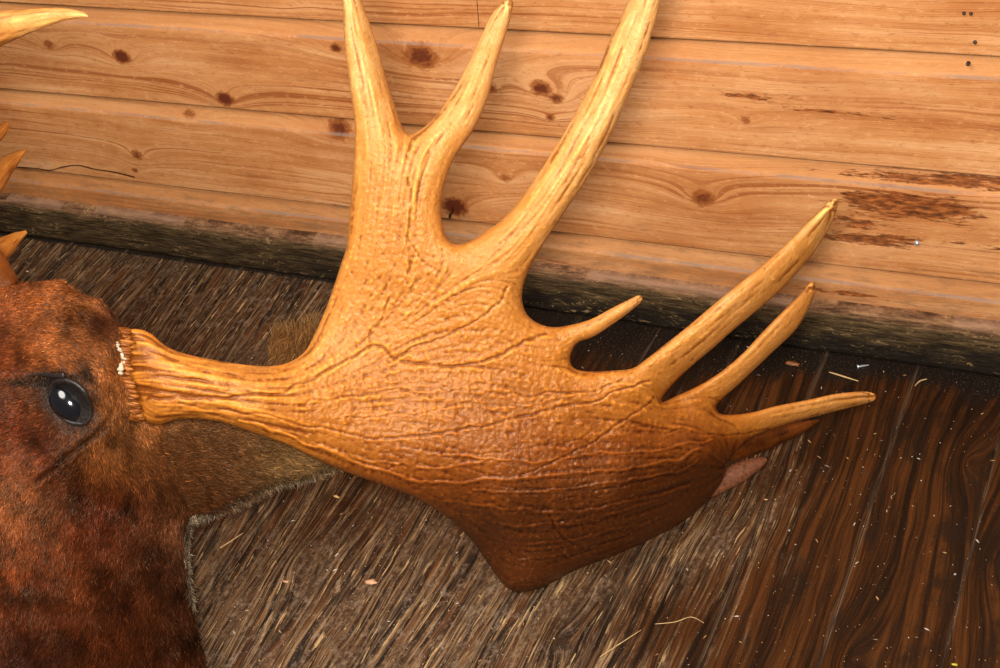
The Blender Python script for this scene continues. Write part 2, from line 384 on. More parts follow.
def mat_floor():
    q = N('worn_floorboards'); u = q.attr('gu'); p = q.attr('gp'); bid = q.attr('bid'); worn = q.attr('worn'); x0 = q.attr('hx')
    z0 = q.math('MULTIPLY', bid, 7.31)
    wv = q.noise(q.comb(q.math('MULTIPLY', u, 3.0), q.math('MULTIPLY', p, 12.0), z0), 1.0, 3.0)
    pp = q.math('ADD', p, q.math('MULTIPLY', wv, 0.034))
    rings = q.noise(q.comb(q.math('MULTIPLY', u, 2.6), q.math('MULTIPLY', pp, 95.0), z0), 1.0, 5.0, 0.66)
    grain = q.noise(q.comb(q.math('MULTIPLY', u, 5.5), q.math('MULTIPLY', pp, 230.0), z0), 1.0, 5.0, 0.68)
    fine = q.noise(q.comb(q.math('MULTIPLY', u, 20.0), q.math('MULTIPLY', pp, 520.0), z0), 1.0, 4.0, 0.70)
    pat = q.noise(q.comb(q.math('MULTIPLY', u, 9.0), q.math('MULTIPLY', x0, 16.0), 2.0), 1.0, 5.0, 0.65)
    speck = q.noise(q.comb(q.math('MULTIPLY', u, 330.0), q.math('MULTIPLY', x0, 400.0), 8.0), 1.0, 2.0, 0.6)
    # varnished: red brown with near black rings
    var = q.ramp(rings, [(0.38, (0.009, 0.004, 0.002)), (0.47, (0.030, 0.010, 0.003)), (0.55, (0.066, 0.021, 0.005)), (0.72, (0.105, 0.033, 0.007))])
    var = q.mix(q.rng(grain, 0.34, 0.50, 0.80, 0.0), var, (0.009, 0.005, 0.003))
    var = q.mix(q.math('MULTIPLY', q.rng(fine, 0.60, 0.74), 0.40), var, (0.17, 0.068, 0.018))
    var = q.mix(q.math('MULTIPLY', q.rng(pat, 0.50, 0.64), 0.8), var, (0.014, 0.007, 0.004))
    # worn: dusty brown, splintered lighter streaks, its sheen put into the colour
    wr = q.ramp(grain, [(0.40, (0.008, 0.004, 0.002)), (0.47, (0.036, 0.017, 0.008)), (0.53, (0.105, 0.055, 0.026)), (0.62, (0.26, 0.150, 0.072))])
    wr = q.mix(q.rng(fine, 0.57, 0.64, 0.0, 0.55), wr, (0.34, 0.18, 0.072))
    wr = q.mix(q.rng(fine, 0.45, 0.39, 0.0, 0.85), wr, (0.012, 0.008, 0.006))
    rd = q.noise(q.comb(q.math('MULTIPLY', u, 8.0), q.math('MULTIPLY', pp, 70.0), 6.0), 1.0, 4.0, 0.65)
    wr = q.mix(q.math('MULTIPLY', q.rng(rd, 0.52, 0.64), 0.7), wr, (0.110, 0.035, 0.009))
    wr = q.mix(q.math('MULTIPLY', q.rng(rd, 0.34, 0.46, 1.0, 0.0), 0.70), wr, (0.022, 0.015, 0.011))
    wr = q.mix(q.rng(q.noise(q.comb(q.math('MULTIPLY', u, 16.0), q.math('MULTIPLY', pp, 210.0), 3.0), 1.0, 3.0, 0.6), 0.62, 0.65, 0.0, 0.9), wr, (0.50, 0.31, 0.14))
    fl = q.noise(q.comb(q.math('MULTIPLY', u, 11.0), q.math('MULTIPLY', pp, 34.0), 12.0), 1.0, 4.0, 0.6)
    wr = q.mix(q.rng(fl, 0.50, 0.60, 0.0, 0.78), wr, q.ramp(q.noise(q.comb(q.math('MULTIPLY', u, 120.0), q.math('MULTIPLY', x0, 180.0), 3.0), 1.0, 5.0, 0.75), [(0.40, (0.035, 0.016, 0.007)), (0.52, (0.098, 0.050, 0.024)), (0.62, (0.20, 0.125, 0.070))]))
    wm = q.math('ADD', worn, q.math('MULTIPLY', q.math('SUBTRACT', q.math('ADD', q.math('MULTIPLY', pat, 0.55), q.math('MULTIPLY', grain, 0.45)), 0.5), 1.6))
    col = q.mix(q.rng(wm, 0.30, 0.62), var, wr)
    dust = q.math('MULTIPLY', q.rng(q.noise(q.comb(q.math('MULTIPLY', u, 55.0), q.math('MULTIPLY', x0, 80.0), 1.0), 1.0, 5.0, 0.75), 0.52, 0.64), q.rng(wm, 0.30, 0.9))
    col = q.mix(q.math('MULTIPLY', dust, 0.50), col, (0.27, 0.185, 0.125))
    thr = q.math('SUBTRACT', 0.745, q.math('MULTIPLY', worn, 0.045))
    col = q.mix(q.rng(q.math('SUBTRACT', speck, thr), 0.0, 0.03, 0.0, 0.75), col, (0.50, 0.40, 0.30))
    # dark band along the skirting beam: shade put into the floor colour
    gr = q.attr('grime_shade')
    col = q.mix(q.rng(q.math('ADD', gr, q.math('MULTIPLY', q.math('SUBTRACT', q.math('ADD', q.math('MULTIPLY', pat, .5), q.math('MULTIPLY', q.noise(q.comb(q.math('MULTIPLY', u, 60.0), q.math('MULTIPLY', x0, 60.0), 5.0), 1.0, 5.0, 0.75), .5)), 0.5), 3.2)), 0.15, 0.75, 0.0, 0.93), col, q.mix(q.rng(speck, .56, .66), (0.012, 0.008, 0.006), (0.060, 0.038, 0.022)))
    sm = q.attr('seam')
    col = q.mix(q.math('MULTIPLY', sm, q.rng(pat, 0.35, 0.6, 0.5, 1.0)), col, q.mix(q.rng(grain, 0.4, 0.6), (0.020, 0.012, 0.008), (0.16, 0.10, 0.06)))
    h = q.math('ADD', q.math('MULTIPLY', grain, 1.0), q.math('MULTIPLY', fine, 0.6))
    h = q.math('ADD', h, q.math('MULTIPLY', speck, 0.5))
    return q.done(col, q.rng(wm, 0.2, 0.8, 0.42, 0.60), q.bump(h, 1.0, 0.0018), Specular_IOR_Level=0.22)

def mat_antler(name='antler_bone', red=0.0):
    q = N(name); v = q.obj(); tone = q.attr('tone'); cav = q.attr('cavity')
    f = q.noise(v, 38.0, 5.0, 0.65); g = q.noise(v, 260.0, 3.0, 0.6); g2 = q.noise(v, 620.0, 2.0, 0.5)
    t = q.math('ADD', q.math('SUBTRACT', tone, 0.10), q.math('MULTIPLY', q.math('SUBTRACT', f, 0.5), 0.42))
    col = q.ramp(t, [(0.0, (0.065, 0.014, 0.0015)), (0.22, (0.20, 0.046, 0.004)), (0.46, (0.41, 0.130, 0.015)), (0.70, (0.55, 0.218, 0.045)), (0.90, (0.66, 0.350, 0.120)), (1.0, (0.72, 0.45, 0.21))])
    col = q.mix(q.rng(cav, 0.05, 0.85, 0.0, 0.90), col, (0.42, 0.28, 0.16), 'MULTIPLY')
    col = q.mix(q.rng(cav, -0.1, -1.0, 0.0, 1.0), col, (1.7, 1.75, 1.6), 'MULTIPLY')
    fr = q.math('MULTIPLY', q.rng(g, 0.58, 0.70), 0.35)
    col = q.mix(fr, col, (0.28, 0.085, 0.016))
    h = q.math('ADD', g, q.math('MULTIPLY', g2, 0.45))
    return q.done(col, q.rng(g, 0.3, 0.7, 0.36, 0.52), q.bump(h, 0.55, 0.0014), Specular_IOR_Level=0.5, Specular_Tint=(1.0, 0.82, 0.58, 1.0))

def mat_plain(name, c, rough=0.6, nsc=200.0, amt=0.35, bump=0.3, **kw):
    q = N(name); v = q.obj(); a = q.noise(v, nsc, 4.0)
    lo = tuple(x * (1 - amt) for x in c); hi = tuple(min(1, x * (1 + amt)) for x in c)
    return q.done(q.ramp(a, [(0.3, lo), (0.7, hi)]), rough, q.bump(a, bump, 0.001), **kw)
def mat_fur():
    q = N('fur_strands'); c = q.attr('fcol', True)
    return q.done(c, 0.46, Specular_IOR_Level=0.4, Specular_Tint=(1.0, 0.62, 0.38, 1.0))
def mat_hide():
    q = N('hide'); c = q.attr('fcol', True); v = q.obj(); a = q.noise(v, 300.0, 3.0)
    return q.done(q.mix(0.5, c, q.ramp(a, [(0.3, (0.35, 0.35, 0.35)), (0.7, (1, 1, 1))]), 'MULTIPLY'), 0.6, q.bump(a, 0.6, 0.002))

# ------------------------------------------------------------------ the wall of pine boards
YB = 1.406                # front of the skirting beam
YW = YB + 0.022           # face of the boards
def wall_px(px, py, y=YW):
    r = ray(px, py); t = y / r[..., 1]; p = np.array([0, 0, CAMH]) + r * t[..., None]; return p[..., 0], p[..., 2]
def seam_shift():
    d = (YW - YB); return d
rows = []                 # (z, y offset, strip, ledge, seam, board id)
Z0 = [0.125, 0.2713, 0.4173, 0.5633, 0.7093]   # seams seen on the board plane
Z0 = [float(wall_px(np.array([500.0]), np.array([v_]))[1][0]) for v_ in (226.0, 133.5, 30.5)]
pitch = (Z0[2] - Z0[0]) / 2
seams = [Z0[0] + pitch * k for k in range(-1, 6)]
for k, s0 in enumerate(seams[:-1]):
    top = s0 + pitch - 0.0012; le = top - 0.0255
    rows.append((s0 - 0.0006, 0.012, 0, 0, 1, k)); rows.append((s0 + 0.0003, 0.006, 0, 0, 1, k)); rows.append((s0 + 0.0009, 0.0012, 0, 0, 0.5, k)); rows.append((s0 + 0.0022, 0.0, 0, 0, 0.0, k))
    for z in np.arange(s0 + 0.004, le - 0.0035, 0.0022): rows.append((z, 0.0, 0, 0, 0, k))
    rows.append((le - 0.0012, 0.0, 0, 0.0, 0, k)); rows.append((le - 0.0003, 0.0003, 0, 0.7, 0, k)); rows.append((le + 0.0014, 0.0030, 0.5, 1.0, 0, k)); rows.append((le + 0.0028, 0.0036, 1, 0.25, 0, k))
    for z in np.arange(le + 0.005, top - 0.002, 0.0022): rows.append((z, 0.0036 + 0.0035 * (z - le) / 0.0255, 1, 0, 0, k))
    rows.append((top - 0.0012, 0.0078, 1, 0, 0.3, k)); rows.append((top, 0.012, 1, 0, 1, k))
rows = np.array(rows)
xs = np.arange(-2.7, 0.6, 0.0035)
XX, ZZ = np.meshgrid(xs, rows[:, 0]); K = rows[:, 5][:, None] + 0 * XX
wob = 0.0012 * (vnoise(XX * 3, K * 5) - 0.5)
# the broken upper edges of the lowest boards
def wz(a): return wall_px(np.array([a[0]]), np.array([a[1]]))
Vw = np.stack([XX, YW + rows[:, 1][:, None] + 0 * XX, ZZ + wob], -1)
ri = np.arange(len(rows) - 1); ci = np.arange(len(xs) - 1); nxs = len(xs)
A = (ri[:, None] * nxs + ci[None]); quads = np.stack([A, A + 1, A + 1 + nxs, A + nxs], -1).reshape(-1, 4)
me = pymesh('wall_back', Vw.reshape(-1, 3), quads)
knots = [((122, 57), 9, 1.0), ((225, 99), 9, 1.0), ((421, 56), 15, .75), ((541, 88), 9, .8), ((556, 98), 6, .7), ((338, 130), 12, .75), ((137, 155), 7, .6), ((135, 170), 4, .6),
         ((703, 198), 10, .65), ((455, 207), 12, 1.0), ((49, 45), 7, .45), ((746, 120), 4, .5), ((550, 117), 4, .7), ((187, 115), 7, .4), ((505, 178), 6, .4), ((336, 48), 5, .9), ((490, 88), 6, .6)]
gp = ZZ + K * 3.1; gu = XX + K * 2.0; knot = np.zeros_like(XX)
for (pp_, r_, s_) in knots:
    kx, kz = wall_px(np.array([pp_[0]]), np.array([pp_[1]])); kx = kx[0]; kz = kz[0]; rr = r_ / 1392 * 1.8
    kb = np.searchsorted(np.array(seams), kz) - 1
    same = (K == kb)
    du = (XX - kx); dv = (ZZ - kz)
    lobe = np.exp(-np.sqrt((du / (rr * 3.2)) ** 2 + (dv / (rr * 1.5)) ** 2 + 0.02))
    gp = gp + same * lobe * rr * 3.6
    n_ = 0.35 * (vnoise(XX * 260, ZZ * 260, 3) - 0.5)
    knot = np.maximum(knot, same * s_ * np.clip(1.45 - np.sqrt((du / rr / 1.15) ** 2 + (dv / rr / .85) ** 2) + n_, 0, 1))
# broad cathedral figure running along each board
for k in range(len(seams)):
    rs = random.Random(k + 5)
    for _ in range(4):
        cx = rs.uniform(-2.0, 0.2); cz = seams[k] + rs.uniform(0.02, 0.12)
        gp = gp + (K == k) * 0.022 * np.exp(-np.sqrt(((XX - cx) / 0.26) ** 2 + ((ZZ - cz) / 0.034) ** 2 + 0.05)) * .6
stain = np.zeros_like(XX)
def zx(px, py): a, b = wall_px(np.array([px]), np.array([py])); return a[0], b[0]
for (px, py, sx, sz, s_) in [(905, 205, .050, .012, 1.0), (930, 210, .04, .010, .9), (860, 222, .035, .008, .55), (870, 240, .045, .007, .75), (900, 238, .03, .006, .5), (930, 183, .08, .0045, .75), (985, 183, .05, .005, .7),
                             (835, 292, .05, .003, .6), (880, 300, .04, .0025, .4), (915, 312, .03, .003, .5), (760, 97, .05, .0035, .5), (835, 112, .06, .003, .45), (925, 172, .05, .003, .5), (865, 236, .09, .005, .35), (980, 245, .05, .005, .3)]:
    a, b = zx(px, py); stain = np.maximum(stain, s_ * np.exp(-0.5 * (((XX - a) / sx) ** 2 + ((ZZ - b) / sz) ** 2)))
for nm, v_ in (('gu', gu), ('gp', gp), ('bid', K), ('knot', knot), ('stain', stain), ('strip', rows[:, 2][:, None] + 0 * XX), ('ledge', rows[:, 3][:, None] + 0 * XX), ('seam', rows[:, 4][:, None] + 0 * XX), ('hz', ZZ)):
    attr(me, nm, v_)
# crooked split between the two lowest boards on the left, and the broken lip beside the upright antler tine
wall = tag(link('wall_back', me, mat_wall()), kind='structure')
def crack(name, pts, w_, mat):
    P = smooth_poly(pts, 6, closed=False); x_, z_ = wall_px(P[:, 0], P[:, 1])
    W_ = np.array([w_ * (0.4 + 0.9 * vnoise(i * 0.4, 1.0, 5)) for i in range(len(P))]).ravel()
    top = np.stack([x_, np.full_like(x_, YW - 0.0012), z_ + W_], -1); bot = np.stack([x_, np.full_like(x_, YW - 0.0012), z_ - W_], -1)
    tb = top + np.array([0, 0.004, 0]); bb = bot + np.array([0, 0.004, 0]); n = len(P); V = np.concatenate([top, bot, tb, bb])
    Fc = []
    for i in range(n - 1):
        Fc += [[i, i + 1, n + i + 1, n + i], [i, 2 * n + i, 2 * n + i + 1, i + 1], [n + i, n + i + 1, 3 * n + i + 1, 3 * n + i]]
    return link(name, pymesh(name, V, Fc), mat, smooth=False)
dark_gap = mat_plain('dark_gap', (0.055, 0.020, 0.008), 0.9, Specular_IOR_Level=0.05)
tag(crack('trim_1', [(18, 167), (35, 168), (50, 170), (62, 167), (78, 165), (95, 169), (115, 172), (135, 177)], 0.0007, dark_gap), kind='structure')
tag(crack('trim_2', [(449, 217), (452, 212), (453, 207)], 0.0030, dark_gap), kind='structure')
# vertical butt joint of the top board
tag(crack('trim_3', [(477, 0), (478, 12), (479, 26)], 0.0012, dark_gap), kind='structure')

# ------------------------------------------------------------------ the skirting beam
prof = []
for i in range(16): prof.append((YB + 0.002 * math.sin(i), 0.0022 * 2 + 0.066 * i / 15.0 * 0.86))
prof = [(YB + 0.006, 0.0), (YB + 0.0015, 0.004)] + [(YB, 0.008 + 0.046 * i / 18) for i in range(19)] + [(YB + 0.0008, 0.058), (YB + 0.0030, 0.0625), (YB + 0.0065, 0.0665), (YB + 0.0105, 0.0690), (YB + 0.0150, 0.0702), (YB + 0.020, 0.0708), (YB + 0.040, 0.071)]
prof = np.array(prof); bx = np.arange(-2.7, 0.6, 0.004)
BX, BI = np.meshgrid(bx, np.arange(len(prof)))
PY = prof[:, 0][:, None] + 0 * BX; PZ = prof[:, 1][:, None] + 0 * BX
PY = PY + 0.0035 * (fbm(BX * 40, PZ * 90, 4, 2) - 0.5) * (PZ > 0.002) + 0.004 * (vnoise(BX * 4, PZ * 10, 8) - 0.5)
PZ2 = PZ + 0.004 * (fbm(BX * 9, PZ * 0, 4, 5) - 0.5) * (PZ > 0.04)
V = np.stack([BX, PY, PZ2], -1).reshape(-1, 3); nb = len(bx)
ri = np.arange(len(prof) - 1); ci = np.arange(nb - 1); A = (ri[:, None] * nb + ci[None])
me = pymesh('baseboard_back', V, np.stack([A, A + 1, A + 1 + nb, A + nb], -1).reshape(-1, 4))
attr(me, 'hz', PZ); attr(me, 'edge', np.exp(-((PZ - 0.0685) / 0.0022) ** 2) * (vnoise(BX * 12, 0 * BX, 4) > 0.35) * 0.7)
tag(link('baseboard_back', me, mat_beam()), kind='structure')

# ------------------------------------------------------------------ the floor
BW = 0.1145; fseam = [-0.128 + BW * k for k in range(-22, 7)]
fx = []
for s0 in fseam[:-1]:
    fx += [(s0, 1.0), (s0 + 0.0009, 0.9), (s0 + 0.002, 0.25), (s0 + 0.0035, 0)] + [(v_, 0) for v_ in np.arange(s0 + 0.007, s0 + BW - 0.0045, 0.0036)] + [(s0 + BW - 0.0022, 0.25), (s0 + BW - 0.001, 0.9)]
fx = np.array(fx); fy = np.arange(0.0, YB + 0.06, 0.0045)
GX, GY = np.meshgrid(fx[:, 0], fy); SM = fx[:, 1][None] + 0 * GX
bidf = np.floor((GX - fseam[0]) / BW + 1e-6)
GXo = GX + 0.0016 * (vnoise(GY * 4, bidf * 3.0, 2) - 0.5) * 0
worn_sheen = rbf([(0, 250), (150, 300), (300, 300), (300, 350), (450, 640), (200, 650), (250, 560), (330, 520), (560, 640), (650, 560), (760, 470), (700, 640), (800, 420), (850, 600), (950, 450), (990, 640), (600, 345), (500, 330), (900, 400), (420, 540), (-300, 500), (1300, 600), (400, 900), (800, 900)],
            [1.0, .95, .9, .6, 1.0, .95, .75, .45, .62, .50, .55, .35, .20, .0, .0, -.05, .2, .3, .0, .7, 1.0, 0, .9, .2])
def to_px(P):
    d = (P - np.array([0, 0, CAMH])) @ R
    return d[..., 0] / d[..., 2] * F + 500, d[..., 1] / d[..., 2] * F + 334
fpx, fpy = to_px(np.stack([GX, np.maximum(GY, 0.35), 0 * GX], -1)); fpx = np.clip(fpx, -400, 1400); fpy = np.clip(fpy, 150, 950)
worn = worn_sheen(fpx, fpy)  # wear and dust, with the left side's grey sheen painted in as well
gpf = GX + bidf * 1.7 + 0.020 * (vnoise(GY * 3.3, bidf * 2.1, 6) - 0.5); guf = GY + bidf * 3.3
# older crosswise wear lines make the grain on the left run slightly aslant
gpf = gpf + np.clip((-0.65 - GX) / 0.4, 0, 1) * 0.16 * (GY - 1.0)
for (px, py, rr) in [(968, 462, .016), (560, 640, .010), (850, 660, .016), (300, 560, .010), (640, 400, .012), (745, 330, .010), (1000, 560, .02)]:
    p0 = at(np.array([px]), np.array([py]), floor_t(np.array([px]), np.array([py])))[0]
    kb = math.floor((p0[0] - fseam[0]) / BW)
    gpf = gpf + (bidf == kb) * rr * 2.4 * np.exp(-np.sqrt(((GY - p0[1]) / (rr * 3.5)) ** 2 + ((GX - p0[0]) / (rr * 1.4)) ** 2 + 0.02))
zf = -0.003 * SM + 0.0009 * (vnoise(GX * 30, GY * 5, 4) - 0.5) * (1 - SM)
fpV = np.stack([GXo, GY, zf], -1).reshape(-1, 3); nf = len(fx); A = (np.arange(len(fy) - 1)[:, None] * nf + np.arange(nf - 1)[None])
me = pymesh('floor', fpV, np.stack([A, A + 1, A + 1 + nf, A + nf], -1).reshape(-1, 4))
foot_shade = np.clip(1.25 - (YB - GY) / (0.005 + 0.040 * np.clip((GX + 1.0) / 0.5, 0, 1) + 0.10 * np.exp(-((GX + 0.60) / 0.16) ** 2)), 0, 1)  # painted shade at the beam's foot, wider behind the antler palm
for nm, v_ in (('gu', guf), ('gp', gpf), ('bid', bidf), ('worn', worn), ('hx', GX), ('seam', SM), ('grime_shade', foot_shade)): attr(me, nm, v_)
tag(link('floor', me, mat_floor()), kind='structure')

# ------------------------------------------------------------------ the moose head mount
antler_mat = mat_antler()
root = empty('moose_head', at(np.array(60.), np.array(560.), floor_t(np.array(60.), np.array(560.))))
tag(root, 'mounted moose head with reddish brown fur, black glass eye and broad antlers lying on floorboards', 'animal head mount')

# ---- big palmate antler
OUT = [(128, 331), (139.5, 329), (152.7, 334.6), (166, 346), (186, 354), (215, 360), (248, 365), (271, 366), (288, 362.6), (304, 352.7), (312, 339.5), (321, 320), (329, 300), (341, 264), (347, 242), (352, 185), (355, 133), (351.6, 100), (348, 72), (344, 36), (342.6, 0), (341, -28), (345, -46), (352, -38), (358, -16), (361.6, 0), (371, 27), (378.5, 50), (385.7, 75.5), (394.7, 104), (402, 126), (410, 134), (421.7, 129), (438, 113), (456, 86), (470, 59), (483, 32), (494, 11), (505, 1), (511, 0), (513, 3), (511.5, 14), (506, 34), (497, 63), (488, 97), (474, 129), (456, 155), (447, 176), (441, 201), (442, 222), (447, 238), (456, 244), (470, 241), (488, 230), (506, 216), (524, 194), (546, 162), (564, 133), (582, 101), (599.6, 65), (612, 34), (628, 2), (643, -36), (659, -72), (668, -80), (672, -68), (669, -35), (661, 0), (653.5, 29), (643, 61), (628, 97), (610, 137), (589, 176), (567, 208.5), (546, 240), (533, 262), (525, 280), (522, 296), (525, 311), (534, 321), (548, 326.5), (563, 326.5), (590, 319.6), (611, 308.5), (629, 299.5), (638, 295.5), (642, 297), (641, 302), (632, 310), (614, 323.5), (593, 337), (579, 342), (572.5, 350.5), (570, 359.5), (574, 368), (587, 371.5), (611, 370.6), (632, 368.5), (645, 360), (663, 346), (690.6, 324), (718, 300.7), (745, 279), (768.5, 260), (792, 238.4), (811, 219), (829, 202), (836, 198.5), (838.5, 203), (831, 225), (817, 248), (803.5, 265.6), (784, 287), (757, 310.4), (733.4, 330), (714, 347.4), (690.6, 367), (672, 385), (662, 398), (663, 402), (675, 396.5), (698, 386), (722, 371), (743, 353), (760.7, 334), (780, 314), (797.6, 297), (808, 285), (813, 282), (815.5, 289), (809, 308.5), (795.7, 330), (776, 349), (757, 367), (737, 386), (720, 401), (716, 408), (723, 414.5), (749, 413), (776, 406), (807, 400), (835, 394), (862, 391.5), (874, 393.5), (876.5, 397), (871.6, 402), (842, 409.7), (815, 416.7), (788, 424), (758, 434), (740, 446), (728, 462), (721, 482), (704, 504), (678, 525), (640, 544), (608, 558), (576, 570), (544, 587), (521.6, 592), (509, 589.5), (498, 578), (486, 561), (474, 543), (453, 522), (432, 507), (406, 493.6), (379.5, 484), (350, 473.5), (324, 463), (297.6, 450), (271, 439), (245, 430), (222, 422.5), (199, 419), (179, 419), (166, 423), (156, 425), (146, 422), (140, 415), (138, 405), (134.6, 395.5), (131, 382), (128, 366), (126, 349)]
poly = smooth_poly(OUT, 3)
def kfun(X, Y):
    g = gauss(X, Y, 480, 430, 130, 95) + gauss(X, Y, 400, 260, 40, 80) + gauss(X, Y, 620, 460, 80, 60)
    return 0.036 + 0.030 * np.clip(g, 0, 1)
S = Sheet(poly, 1.0, kfun, 260)
ft = lambda a, b: float(floor_t(np.array(float(a)), np.array(float(b))))
dctl = [(130, 370, 1.375), (200, 390, 1.385), (260, 400, 1.40), (320, 330, 1.43), (330, 450, 1.435), (400, 400, 1.435), (450, 300, 1.425), (400, 250, 1.41), (370, 180, 1.395), (352, 60, 1.37), (345, -50, 1.35), (510, 0, 1.40), (450, 110, 1.395),
        (500, 240, 1.405), (580, 130, 1.37), (645, 0, 1.33), (665, -70, 1.30), (560, 335, 1.44), (641, 298, 1.42), (640, 385, 1.46), (740, 300, 1.44), (835, 202, 1.42), (680, 405, 1.50), (770, 345, 1.485), (813, 285, 1.475), (730, 432, 1.535), (870, 397, 1.57),
        (500, 430, 1.445), (600, 440, 1.475), (500, 510, 1.475), (480, 550, ft(480, 550) - .045), (520, 588, ft(520, 588) - .012), (580, 562, ft(580, 562) - .016), (640, 540, ft(640, 540) - .02), (700, 500, ft(700, 500) - .03), (620, 500, 1.495), (700, 460, 1.525), (420, 480, 1.45)]
dep = rbf([(a, b) for a, b, c in dctl], [c for a, b, c in dctl])(S.X, S.Y)
mm = 1.42 / F                                        # metres per photo pixel at the antler
# flow from the burr to the tine tips drives grooves
def flow(S, srcs, sinks):
    m_ = S.I; st = []
    fixed = np.zeros(m_.shape, bool); val = np.full(m_.shape, 0.5)
    for (x, y, r) in srcs: q = (S.X - x) ** 2 + (S.Y - y) ** 2 < r * r; fixed |= q; val[q] = 0
    for (x, y, r) in sinks: q = (S.X - x) ** 2 + (S.Y - y) ** 2 < r * r; fixed |= q; val[q] = 1
    lv = []
    a, f, v = m_, fixed, val
    for _ in range(5): lv.append((a, f, v)); a, f, v = a[::2, ::2], f[::2, ::2], v[::2, ::2]
    u = None
    for (a, f, v) in reversed(lv):
        if u is None: u = v.copy()
        else:
            yy, xx = np.mgrid[0:a.shape[0], 0:a.shape[1]] / 2.0; u = bil(u, xx, yy)
        wgt = (a | f).astype(float); pw = np.pad(wgt, 1)
        den = np.maximum(pw[:-2, 1:-1] + pw[2:, 1:-1] + pw[1:-1, :-2] + pw[1:-1, 2:], 1e-6)
        for _ in range(350):
            p = np.pad(u * wgt, 1)
            u = np.where(f, v, (p[:-2, 1:-1] + p[2:, 1:-1] + p[1:-1, :-2] + p[1:-1, 2:]) / den)
    W1 = (m_ | fixed).astype(float); uf = u * W1; ww = W1.copy()
    for _ in range(14):
        bu = blur(uf); bw = blur(ww); new = (ww < 1e-3) & (bw > 1e-5)
        val_ = bu / np.maximum(bw, 1e-9); uf = np.where(ww > .5, uf, np.where(bw > 1e-5, val_, 0)); ww = np.where(ww > .5, 1.0, np.where(bw > 1e-5, 1.0, 0.0))
    uf = np.where(ww > .5, uf, 0.5)
    gy, gx = np.gradient(blur(uf, 3)); n = np.sqrt(gx * gx + gy * gy) + 1e-9
    return gx / n, gy / n
fxv, fyv = flow(S, [(128 + (y_ - 374) * .13, y_, 5) for y_ in range(334, 420, 6)], [(345, -42, 9), (508, 2, 9), (666, -70, 10), (638, 299, 5), (832, 207, 9), (812, 288, 8), (870, 397, 7), (733, 470, 18)])
def lic(noise, fxv, fyv, n):
    yy, xx = np.mgrid[0:noise.shape[0], 0:noise.shape[1]].astype(float)
    acc = noise.copy(); cnt = 1
    for sgn in (1, -1):
        x = xx.copy(); y = yy.copy()
        for _ in range(n):
            vx = bil(fxv, x, y); vy = bil(fyv, x, y); x += sgn * vx; y += sgn * vy
            acc += bil(noise, x, y); cnt += 1
    a = acc / cnt; k = S.sd > 5; return np.clip((a - a[k].mean()) / a[k].std(), -3, 3)
rs = np.random.RandomState(4)
n0 = rs.rand(*S.X.shape)
g_f = lic(n0, fxv, fyv, 14)
g_m = lic(blur(rs.rand(*S.X.shape), 5), fxv, fyv, 24)
g_c = lic(blur(rs.rand(*S.X.shape), 22), fxv, fyv, 34)
peb = blur(rs.rand(*S.X.shape), 4); peb = (peb - peb.mean()) / peb.std()
peb2 = blur(rs.rand(*S.X.shape), 7); peb2 = (peb2 - peb2.mean()) / peb2.std()
palm = np.clip(gauss(S.X, S.Y, 400, 330, 60, 130) + gauss(S.X, S.Y, 520, 420, 150, 80) + gauss(S.X, S.Y, 520, 510, 80, 60), 0, 1)
beamw = np.clip((330 - S.X) / 110, 0, 1) * (S.Y > 300)
grv = lambda a: -np.clip(-a - 0.5, 0, 1.8)            # only the grooves
relief = blur(g_f, 1) * (0.20 + 0.16 * beamw - 0.06 * palm) + grv(g_m) * (0.36 + 0.6 * beamw) + g_m * (0.30 + .10 * beamw - .10 * palm) + g_c * (0.42 + 0.65 * beamw) * (1 - .45 * palm)
relief += palm * (np.clip(peb - 0.1, 0, 1.8) * 0.46 + peb2 * 0.30) + (1 - palm) * np.clip(peb - 1.0, 0, 2) * 0.2
